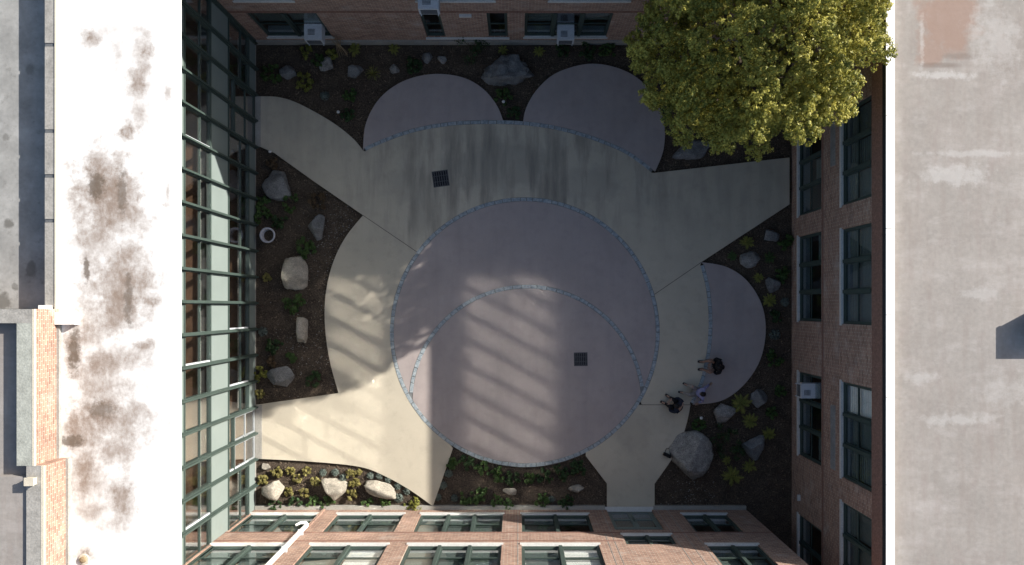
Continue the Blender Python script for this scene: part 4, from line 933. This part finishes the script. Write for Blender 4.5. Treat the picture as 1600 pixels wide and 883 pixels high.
PL = [
 ('yelbush', 479, 83, 10, 'yellow green bush closest under the far left window of the top building'),
 ('bush', 499, 96, 9, 'thin green bush between two grey boulders in the upper left bed'),
 ('yelbush', 520, 88, 9, 'small yellow green bush right of the far left window, beside the round boulder'),
 ('yelfern', 556, 80, 12, 'bright yellow fern against the top wall, right of the dry stalks'),
 ('yelfern', 616, 79, 10, 'yellow fern against the top wall between fern and narrow window'),
 ('sedge', 584, 116, 13, 'spreading straw coloured tuft between the squarish boulder and small pinkish boulder'),
 ('bush', 425, 118, 15, 'grey green bush in the very corner of the upper left bed'),
 ('yelbush', 478, 130, 14, 'loose yellow green bush under the small dark boulder'),
 ('blue', 508, 150, 9, 'blue grey tuft under the squarish boulder in the upper left bed'),
 ('bush', 548, 150, 10, 'green bush left of the round plum lobe, at mid height'),
 ('darkbush', 545, 180, 10, 'dark bush near the path light by the upper left paving'),
 ('darkbush', 735, 74, 26, 'broad dark bush against the top wall between the two narrow windows'),
 ('darkbush', 645, 105, 12, 'dark bush just above the left plum lobe'),
 ('yelfern', 786, 80, 9, 'yellow fern above the largest craggy boulder'),
 ('yelfern', 842, 83, 10, 'yellow fern left of the middle air conditioner, against the wall'),
 ('darkbush', 878, 80, 12, 'dark bush right under the middle air conditioner of the top building'),
 ('darkbush', 917, 83, 13, 'dark bush right of the middle air conditioner near the top wall'),
 ('bush', 948, 82, 12, 'green bush above the right plum lobe near the top wall'),
 ('bush', 786, 152, 12, 'green bush under the largest craggy boulder between the lobes'),
 ('darkbush', 803, 178, 10, 'dark bush in the notch between the two plum lobes'),
 ('bush', 412, 318, 10, 'grey green bush against the glass wall under the wedge boulder'),
 ('bush', 413, 338, 12, 'leafy bush against the glass wall just above the pale pot'),
 ('darkbush', 437, 345, 12, 'dark low bush right above the pale pot'),
 ('bush', 459, 318, 14, 'green bush right of the wedge boulder'),
 ('redbush', 498, 313, 13, 'russet bush below the edge of the top left paved arm'),
 ('redbush', 428, 258, 9, 'small russet bush next to the path light by the glass wall'),
 ('bush', 478, 388, 16, 'round bright green bush between the upright boulder and tall pale boulder'),
 ('gold', 418, 434, 10, 'small golden plant left of the tall pale boulder'),
 ('bush', 462, 474, 15, 'green bush between the tall and the narrow pale boulders'),
 ('darkbush', 431, 540, 12, 'dark bush left of and below the narrow pale boulder'),
 ('bush', 457, 558, 8, 'small pale green plant just above the wide grey boulder'),
 ('darkbush', 493, 591, 12, 'dark green bush between the wide grey boulder and the paving'),
 ('redbush', 425, 566, 8, 'small russet plant left above the wide grey boulder'),
 ('yelbush', 408, 585, 11, 'yellow green plant against the glass wall left of the wide boulder'),
 ('gold', 407, 615, 10, 'golden plant at the lower left tip of the left bed'),
 ('blue', 411, 518, 9, 'blue grey tuft against the glass wall in the left bed'),
 ('gold', 433, 738, 13, 'golden bush right of the tiny cream rock'),
 ('gold', 455, 733, 11, 'golden bush, second along the paving edge in the bottom left bed'),
 ('gold', 480, 735, 10, 'golden green bush, third along the paving edge'),
 ('gold', 412, 750, 11, 'golden bush against the glass wall above the cream boulder'),
 ('gold', 465, 747, 9, 'golden bush in the second row right of the cream boulder'),
 ('gold', 453, 768, 10, 'golden bush touching the right side of the cream boulder'),
 ('gold', 478, 768, 12, 'golden bush between cream boulder and pointed boulder'),
 ('gold', 494, 752, 10, 'golden bush just left of the pointed pale boulder'),
 ('gold', 548, 740, 9, 'golden bush at the paving edge above the pointed boulder'),
 ('gold', 561, 738, 8, 'golden sprig next to the row of blue tufts'),
 ('gold', 555, 753, 12, 'dense golden bush between the pointed and the long boulder'),
 ('gold', 550, 772, 12, 'golden bush between pointed and long boulder, nearer the brick wall'),
 ('blue', 505, 738, 7, 'blue grey tuft first in the row along the paving edge'),
 ('blue', 524, 738, 7, 'blue grey tuft above the pointed boulder'),
 ('blue', 536, 746, 7, 'blue grey tuft touching the pointed boulder on the right'),
 ('blue', 579, 743, 7, 'blue grey tuft above the left end of the long boulder'),
 ('blue', 593, 743, 7, 'blue grey tuft above the middle of the long boulder'),
 ('blue', 607, 749, 7, 'blue grey tuft above the right end of the long boulder'),
 ('blue', 622, 759, 7, 'blue grey tuft just right of the long boulder'),
 ('blue', 636, 767, 7, 'blue grey tuft near the curved paving edge, far right of its row'),
 ('blue', 623, 778, 9, 'blue grey tuft below the right tip of the long boulder'),
 ('bush', 513, 782, 11, 'bright green bush at the brick wall under the pointed boulder'),
 ('bush', 490, 784, 9, 'green bush at the brick wall left of the bright green one'),
 ('darkbush', 432, 786, 9, 'low green bush at the brick wall under the cream boulder'),
 ('darkbush', 463, 785, 9, 'low dark bush at the brick wall between cream and pointed boulder'),
 ('yelbush', 646, 786, 13, 'yellow green bush at the brick wall near the tip of the paving'),
 ('bush', 602, 786, 8, 'small green bush at the brick wall below the long boulder'),
 ('bush', 575, 785, 8, 'small green bush at the brick wall, left below the long boulder'),
 ('bush', 709, 722, 11, 'bright green bush in the upper left corner of the bottom bed'),
 ('darkbush', 731, 722, 11, 'dark bush, second along the shell edge in the bottom bed'),
 ('bush', 755, 731, 12, 'green bush, third along the shell edge in the bottom bed'),
 ('bush', 777, 740, 12, 'green bush, fourth along the shell edge in the bottom bed'),
 ('darkbush', 800, 745, 12, 'dark bush beneath the lowest point of the shell'),
 ('bush', 825, 744, 12, 'green bush just right of the lowest point of the shell'),
 ('darkbush', 850, 745, 12, 'dark bush right of centre along the shell edge'),
 ('darkbush', 876, 738, 12, 'dark bush above the right hand flat rock'),
 ('darkbush', 900, 731, 13, 'dark bush near the right corner of the bottom bed'),
 ('blue', 701, 740, 8, 'blue grey tuft at the left slope of the bottom bed'),
 ('blue', 692, 758, 8, 'blue grey tuft halfway down the left slope of the bottom bed'),
 ('blue', 684, 777, 7, 'blue grey tuft at the lower left tip of the bottom bed'),
 ('blue', 710, 778, 7, 'blue grey tuft near the wall in the bottom bed'),
 ('bush', 734, 776, 13, 'green bush at the wall in the left half of the bottom bed'),
 ('bush', 752, 770, 10, 'thin green bush left of the centred flat rock'),
 ('bush', 776, 780, 9, 'green bush below left of the centred flat rock'),
 ('bush', 795, 787, 8, 'small green bush at the wall under the centred flat rock'),
 ('bush', 846, 781, 11, 'light green bush at the wall right of the centred rock'),
 ('darkbush', 885, 783, 11, 'dark bush at the wall under the right hand flat rock'),
 ('blue', 862, 780, 6, 'blue grey tuft beside the light green bush at the wall'),
 ('yelfern', 1165, 379, 12, 'yellow fern left of the bluish boulder near the right wall'),
 ('fern', 1142, 401, 9, 'green fern left of the heart shaped boulder'),
 ('fern', 1200, 403, 10, 'green fern right of the heart shaped boulder'),
 ('bush', 1226, 380, 11, 'loose bush against the right wall beside the bluish boulder'),
 ('yelfern', 1183, 434, 9, 'yellow fern between the heart shaped and rounded boulders'),
 ('yelfern', 1199, 470, 12, 'yellow fern below the rounded boulder'),
 ('bush', 1223, 430, 12, 'grey green bush against the right wall by the rounded boulder'),
 ('blue', 1226, 472, 9, 'blue grey tuft against the right wall'),
 ('blue', 1210, 523, 11, 'blue grey tuft right of the widest part of the plum lobe'),
 ('darkbush', 1210, 496, 9, 'dark bush right of the plum lobe'),
 ('bush', 1208, 560, 12, 'grey green bush beside the lower right curve of the plum lobe'),
 ('yelfern', 1155, 629, 17, 'large yellow fern between the mottled and angular boulders'),
 ('yelfern', 1170, 657, 14, 'yellow fern right of the mottled boulder'),
 ('yelfern', 1198, 677, 12, 'yellow fern above right of the oval boulder'),
 ('yelfern', 1169, 727, 12, 'yellow fern below the oval boulder'),
 ('yelfern', 1142, 742, 17, 'yellow fern right of the largest rounded boulder, near the wall'),
 ('darkbush', 1132, 690, 26, 'broad dark bush between the largest and the oval boulder'),
 ('yelfern', 1134, 718, 8, 'small yellow fern at the foot of the broad dark bush'),
 ('bush', 1092, 664, 10, 'green bush beside the path light under the plum lobe'),
 ('bush', 1203, 645, 9, 'small green bush under the angular boulder'),
 ('bush', 1218, 610, 9, 'small green bush against the right wall by the angular boulder'),
]
for p in PL: plant(*p)

# dry stalks
c = P(536, 84); st = empty('dry_stalks', (c.x, c.y, 0)); tag(st, 'bundle of dry stalks leaning on the shaded brick wall, top left', 'dead plant')
bm = bmesh.new(); rk = random.Random(2)
for k in range(12):
    a = rk.uniform(-.2, .2); tube(bm, [(a, -.05 + rk.uniform(-.1, .1), 0), (a * .4 - .05, .12, .5), (a + rk.uniform(-.2, .1), .22, rk.uniform(.8, 1.2))], [.011, .009, .006], 5)
obj('stalks', bm, M['straw'], st, world_space=False)

# mulch, twigs and gravel strewn over the beds
def in_poly(x, y, poly):
    c = False; j = len(poly) - 1
    for i in range(len(poly)):
        if (poly[i][1] > y) != (poly[j][1] > y) and x < (poly[j][0] - poly[i][0]) * (y - poly[i][1]) / (poly[j][1] - poly[i][1]) + poly[i][0]: c = not c
        j = i
    return c
V, Fc = [], []; rc = random.Random(9)
for k in range(15000):
    x = rc.uniform(-9.7, 10.2); y = rc.uniform(-7.5, 9.8)
    if math.hypot(x - .24, y + .94) < 4.9: continue
    a = rc.uniform(0, 6.28); L_ = rc.uniform(.015, .05); w_ = rc.uniform(.006, .018); z = rc.uniform(.005, .035)
    d = Vector((math.cos(a), math.sin(a), rc.uniform(-.3, .3))) * L_; s = Vector((-math.sin(a), math.cos(a), rc.uniform(-.5, .5))) * w_; o_ = Vector((x, y, z)); u = Vector((0, 0, .01))
    b0 = len(V); V += [o_ - d - s, o_ + d - s, o_ + d + s, o_ - d + s, o_ + u]; Fc += [(b0, b0 + 1, b0 + 4), (b0 + 1, b0 + 2, b0 + 4), (b0 + 2, b0 + 3, b0 + 4), (b0 + 3, b0, b0 + 4)]
tag(obj('mulch', (V, [], Fc), M['chip']), 'brown bark mulch strewn over the planting beds', 'mulch', kind='stuff')
V, Fc = [], []
for k in range(900):
    zx, zy = rc.choice([(545, 480), (545, 440), (540, 560), (520, 400), (530, 340), (1080, 780), (470, 540)]); q = P(zx + rc.gauss(0, 22), zy + rc.gauss(0, 30))
    s = rc.uniform(.012, .032); b0 = len(V)
    V += [(q.x + s, q.y, .02), (q.x, q.y + s * .8, .02), (q.x - s, q.y, .02), (q.x, q.y - s * .9, .02), (q.x, q.y, .02 + s)]
    Fc += [(b0, b0 + 1, b0 + 4), (b0 + 1, b0 + 2, b0 + 4), (b0 + 2, b0 + 3, b0 + 4), (b0 + 3, b0, b0 + 4)]
tag(obj('pebbles', (V, [], Fc), M['rock_m']), 'small grey pebbles scattered along the edge of the left bed', 'pebbles', kind='stuff')

# pot
c = P(423, 369); pt_ = empty('plant_pot', (c.x, c.y, 0)); tag(pt_, 'round pale open pot standing in the left bed near the glass wall', 'plant pot')
bm = bmesh.new(); pr_ = [(.17, 0), (.26, .30), (.29, .33), (.29, .37), (.235, .37), (.22, .30), (.20, .14)]; sg = 28
rings = [[bm.verts.new((r_ * math.cos(6.2832 * k / sg), r_ * math.sin(6.2832 * k / sg), z_)) for k in range(sg)] for r_, z_ in pr_]
for a, b in zip(rings, rings[1:]):
    for k in range(sg): bm.faces.new((a[k], a[(k + 1) % sg], b[(k + 1) % sg], b[k]))
obj('pot_wall', bm, M['pot'], pt_, True, False)
bm = bmesh.new(); tube(bm, [(0, 0, .02), (0, 0, .15)], [.18, .205], 24); obj('potting_soil', bm, M['soil'], pt_, world_space=False)

# path lights
for px, py, lb_ in ((427, 240, 'path light at the lower edge of the top left paved arm'), (532, 179, 'path light left of the round plum lobe among dark bushes'), (787, 163, 'path light in the notch between the two plum lobes'), (1092, 651, 'path light under the right hand plum lobe')):
    c = P(px, py); pl = empty('path_light', (c.x, c.y, 0)); tag(pl, 'small ' + lb_, 'path light', 'garden path lights')
    bm = bmesh.new(); tube(bm, [(0, 0, -.05), (0, 0, .34)], .015, 8); obj('stake', bm, M['dark'], pl, world_space=False)
    bm = bmesh.new(); tube(bm, [(0, 0, .34), (0, 0, .37), (0, 0, .41)], [.06, .055, .02], 14); obj('cap', bm, M['sill'], pl, world_space=False)

# ------------------------------------------------------------------ people
def skin_mesh(name, nodes, edges, m, parent, root=0, sub=2):
    me = bpy.data.meshes.new(name); me.from_pydata([n[0] for n in nodes], edges, [])
    o = bpy.data.objects.new(name, me); COL.objects.link(o); me.materials.append(m)
    md = o.modifiers.new('skin', 'SKIN'); md.use_smooth_shade = True
    sv = me.skin_vertices[0].data if me.skin_vertices else None
    if sv is None: me.skin_vertices.new(); sv = me.skin_vertices[0].data
    for i, n in enumerate(nodes): sv[i].radius = (n[1], n[1] if len(n) < 3 else n[2]); sv[i].use_root = (i == root)
    o.modifiers.new('sub', 'SUBSURF').levels = sub; o.modifiers['sub'].render_levels = sub
    o.parent = parent; return o

def ellip(bm, c, r, q=None, seg=16):
    mtx = Matrix.Translation(c) @ (q.to_matrix().to_4x4() if q else Matrix()) @ Matrix.Diagonal((*r, 1))
    bmesh.ops.create_uvsphere(bm, u_segments=seg, v_segments=seg // 2 + 2, radius=1, matrix=mtx)

def person(px, py, face, j, label, mats, hair_long=False, scale=1.0):
    """seated figure; local +x is the way it faces; j = joints in metres"""
    c = P(px, py, .1); root = empty('person', (c.x, c.y, .1), R(face)); root.scale = (scale,) * 3; tag(root, label, 'person')
    V3 = Vector
    pel, chest, neck, head = V3(j['pelvis']), V3(j['chest']), V3(j['neck']), V3(j['head'])
    N = [(pel, .13, .12), ((pel + chest) / 2, .12, .10), (chest, .145, .11), (neck, .055), (neck.lerp(head, .6), .052)]
    E = [(0, 1), (1, 2), (2, 3), (3, 4)]
    for s in (0, 1):
        sh, el, ha = (V3(v) for v in j['arm'][s]); b = len(N)
        N += [(sh, .058), (el, .042), (el.lerp(ha, .8), .028), (ha, .024, .034)]; E += [(2, b), (b, b + 1), (b + 1, b + 2), (b + 2, b + 3)]
        hp, kn, an, toe = (V3(v) for v in j['leg'][s]); b = len(N)
        N += [(hp, .085), (hp.lerp(kn, .6), .07), (kn, .055), (kn.lerp(an, .35), .052), (an, .034), (toe, .028, .034)]; E += [(0, b), (b, b + 1), (b + 1, b + 2), (b + 2, b + 3), (b + 3, b + 4), (b + 4, b + 5)]
    skin_mesh('body', N, E, mats['skin'], root)
    # head with face, ears and hair
    bm = bmesh.new(); hq = V3((1, 0, -j.get('nod', .35))).to_track_quat('X', 'Z')
    ellip(bm, head, (.095, .075, .115), hq); ellip(bm, head + hq @ V3((.095, 0, -.01)), (.018, .012, .022), hq, 8); ellip(bm, head + hq @ V3((.03, 0, -.075)), (.055, .045, .05), hq, 10)
    for s in (-1, 1): ellip(bm, head + hq @ V3((0, s * .076, -.005)), (.022, .01, .03), hq, 8)
    hd = obj('head', bm, mats['skin'], root, True, False)
    bm = bmesh.new()
    for s in (-1, 1): ellip(bm, head + hq @ V3((.086, s * .03, .012)), (.008, .012, .007), hq, 6)
    obj('eyes', bm, M['black'], hd, True, False)
    bm = bmesh.new(); ellip(bm, head + hq @ V3((.088, 0, -.048)), (.006, .024, .006), hq, 6); obj('mouth', bm, M['l_red'], hd, True, False)
    bm = bmesh.new(); ellip(bm, head + hq @ V3((-.018, 0, .022)), (.103, .087, .115), hq, 18)
    if hair_long: ellip(bm, head + hq @ V3((-.075, 0, -.09)), (.055, .085, .14), hq, 12)
    for v in bm.verts: v.co += v.normal * .006 * noise.noise(v.co * 60)
    obj('hair', bm, M['hair'], root, True, False)
    # clothes over the body
    N = [(pel + V3((0, 0, .04)), .16, .15), ((pel + chest) / 2, .155, .14), (chest, .178, .145), (chest.lerp(neck, .8), .085)]; E = [(0, 1), (1, 2), (2, 3)]
    for s in (0, 1):
        sh, el, ha = (V3(v) for v in j['arm'][s]); b = len(N); q = mats.get('sleeve', .75)
        N += [(sh, .072), (sh.lerp(el, .6 if q < .3 else 1), .056)]; E += [(2, b), (b, b + 1)]
        if q > .3: N += [(el.lerp(ha, q), .042)]; E += [(b + 1, b + 2)]
    skin_mesh('top', N, E, mats['top'], root)
    N = [(pel, .15, .13)]; E = []
    for s in (0, 1):
        hp, kn, an, toe = (V3(v) for v in j['leg'][s]); b = len(N)
        N += [(hp, .098), (hp.lerp(kn, .6), .083)]; E += [(0, b), (b, b + 1)]
        if mats.get('long', True): N += [(kn, .069), (kn.lerp(an, .45), .06), (kn.lerp(an, .9), .048)]; E += [(b + 1, b + 2), (b + 2, b + 3), (b + 3, b + 4)]
    skin_mesh('trousers', N, E, mats['bottom'], root)
    for s in (0, 1):
        hp, kn, an, toe = (V3(v) for v in j['leg'][s])
        d = (toe - an); d.z = 0; d.normalize(); o0 = V3((an.x, an.y, 0))
        skin_mesh('shoe', [(o0 - d * .04 + V3((0, 0, .05)), .045, .04), (o0 + d * .06 + V3((0, 0, .045)), .046, .04), (o0 + d * .17 + V3((0, 0, .035)), .045, .03)], [(0, 1), (1, 2)], M['shoe'], root, sub=1)
        sh, el, ha = (V3(v) for v in j['arm'][s]); hd_ = (ha - el); hdz = hd_.normalized()
        if ha.z < .08: hdz = V3((hdz.x, hdz.y, -.05)).normalized()
        side = hdz.cross(V3((0, 0, 1))).normalized(); sgn = 1 if s == 0 else -1
        N = [(ha, .026, .036), (ha + hdz * .05, .018, .04)]; E = [(0, 1)]
        for f, (o_, L_) in enumerate(((-.033, .060), (-.011, .072), (.011, .068), (.032, .052))):
            b = len(N); p0 = ha + hdz * .075 + side * o_
            N += [(p0, .0095), (p0 + hdz * L_ * .55 - V3((0, 0, .006)), .0088), (p0 + hdz * L_ - V3((0, 0, .016 if ha.z > .08 else .006)), .0078)]; E += [(1, b), (b, b + 1), (b + 1, b + 2)]
        b = len(N); p0 = ha + hdz * .015 - side * sgn * .04
        N += [(p0, .011), (p0 + hdz * .03 - side * sgn * .022, .0095), (p0 + hdz * .055 - side * sgn * .028, .0085)]; E += [(0, b), (b, b + 1), (b + 1, b + 2)]
        skin_mesh('hand', N, E, mats['skin'], root, sub=1)

person(1117, 571, 180, dict(pelvis=(-.08, 0, .13), chest=(-.04, 0, .42), neck=(.0, 0, .58), head=(.07, 0, .72), nod=.9,
    arm=[((-.03, .18, .50), (.03, .25, .26), (.22, .10, .30)), ((-.03, -.18, .50), (.03, -.25, .26), (.22, -.10, .30))],
    leg=[((-.02, .09, .12), (.26, .20, .34), (.42, .12, .07), (.54, .13, .05)), ((-.02, -.09, .12), (.26, -.20, .34), (.42, -.12, .07), (.54, -.13, .05))]),
    'person in a black top sitting on the plum lobe with bare lower legs pointing left', dict(skin=M['skin2'], top=M['black'], bottom=M['black'], long=False, sleeve=.7), True, 1.12)
person(1055, 633, 148, dict(pelvis=(-.10, 0, .13), chest=(-.02, 0, .42), neck=(.05, 0, .57), head=(.13, 0, .68), nod=.8,
    arm=[((-.0, .19, .49), (.12, .25, .30), (.27, .10, .36)), ((-.0, -.19, .49), (.12, -.25, .30), (.27, -.10, .36))],
    leg=[((-.05, .09, .12), (.24, .14, .42), (.34, .13, .07), (.46, .15, .05)), ((-.05, -.09, .12), (.24, -.13, .42), (.32, -.12, .07), (.44, -.13, .05))]),
    'person in dark clothes sitting hunched with drawn up knees on the tan paving', dict(skin=M['skin'], top=M['navy'], bottom=M['black'], sleeve=.85), False, 1.12)
person(1088, 612, 172, dict(pelvis=(.0, 0, .13), chest=(-.12, 0, .42), neck=(-.10, 0, .58), head=(-.04, 0, .71), nod=.3,
    arm=[((-.13, .18, .50), (-.20, .30, .26), (-.10, .40, .06)), ((-.13, -.18, .50), (-.28, -.26, .30), (-.42, -.34, .06))],
    leg=[((.05, .09, .12), (.36, .12, .40), (.52, .10, .07), (.64, .10, .05)), ((.05, -.09, .12), (.28, -.20, .38), (.40, -.20, .07), (.52, -.24, .05))]),
    'dark haired person in pale lilac clothes leaning back on their hands between two others', dict(skin=M['skin'], top=M['lilac'], bottom=M['greige'], sleeve=.85), True)

# bag by the boulder
c = P(1041, 711, .1); bg = empty('bag', (c.x, c.y, .1), R(-25)); tag(bg, 'small black bag with a loop handle at the paving edge by the largest rounded boulder', 'bag')
bm = bmesh.new(); box(bm, -.13, .13, -.055, .075, 0, .24); bmesh.ops.bevel(bm, geom=bm.edges, offset=.03, segments=3)
for v in bm.verts: v.co.y *= 1 - .35 * v.co.z / .24
obj('bag_body', bm, M['black'], bg, True, False)
bm = bmesh.new(); tube(bm, [(-.09, .0, .23), (-.14, .10, .20), (-.12, .22, .08), (-.0, .27, .015), (.09, .18, .05), (.10, .08, .16), (.09, .0, .23)], .011, 7); obj('handle', bm, M['black'], bg, True, False)
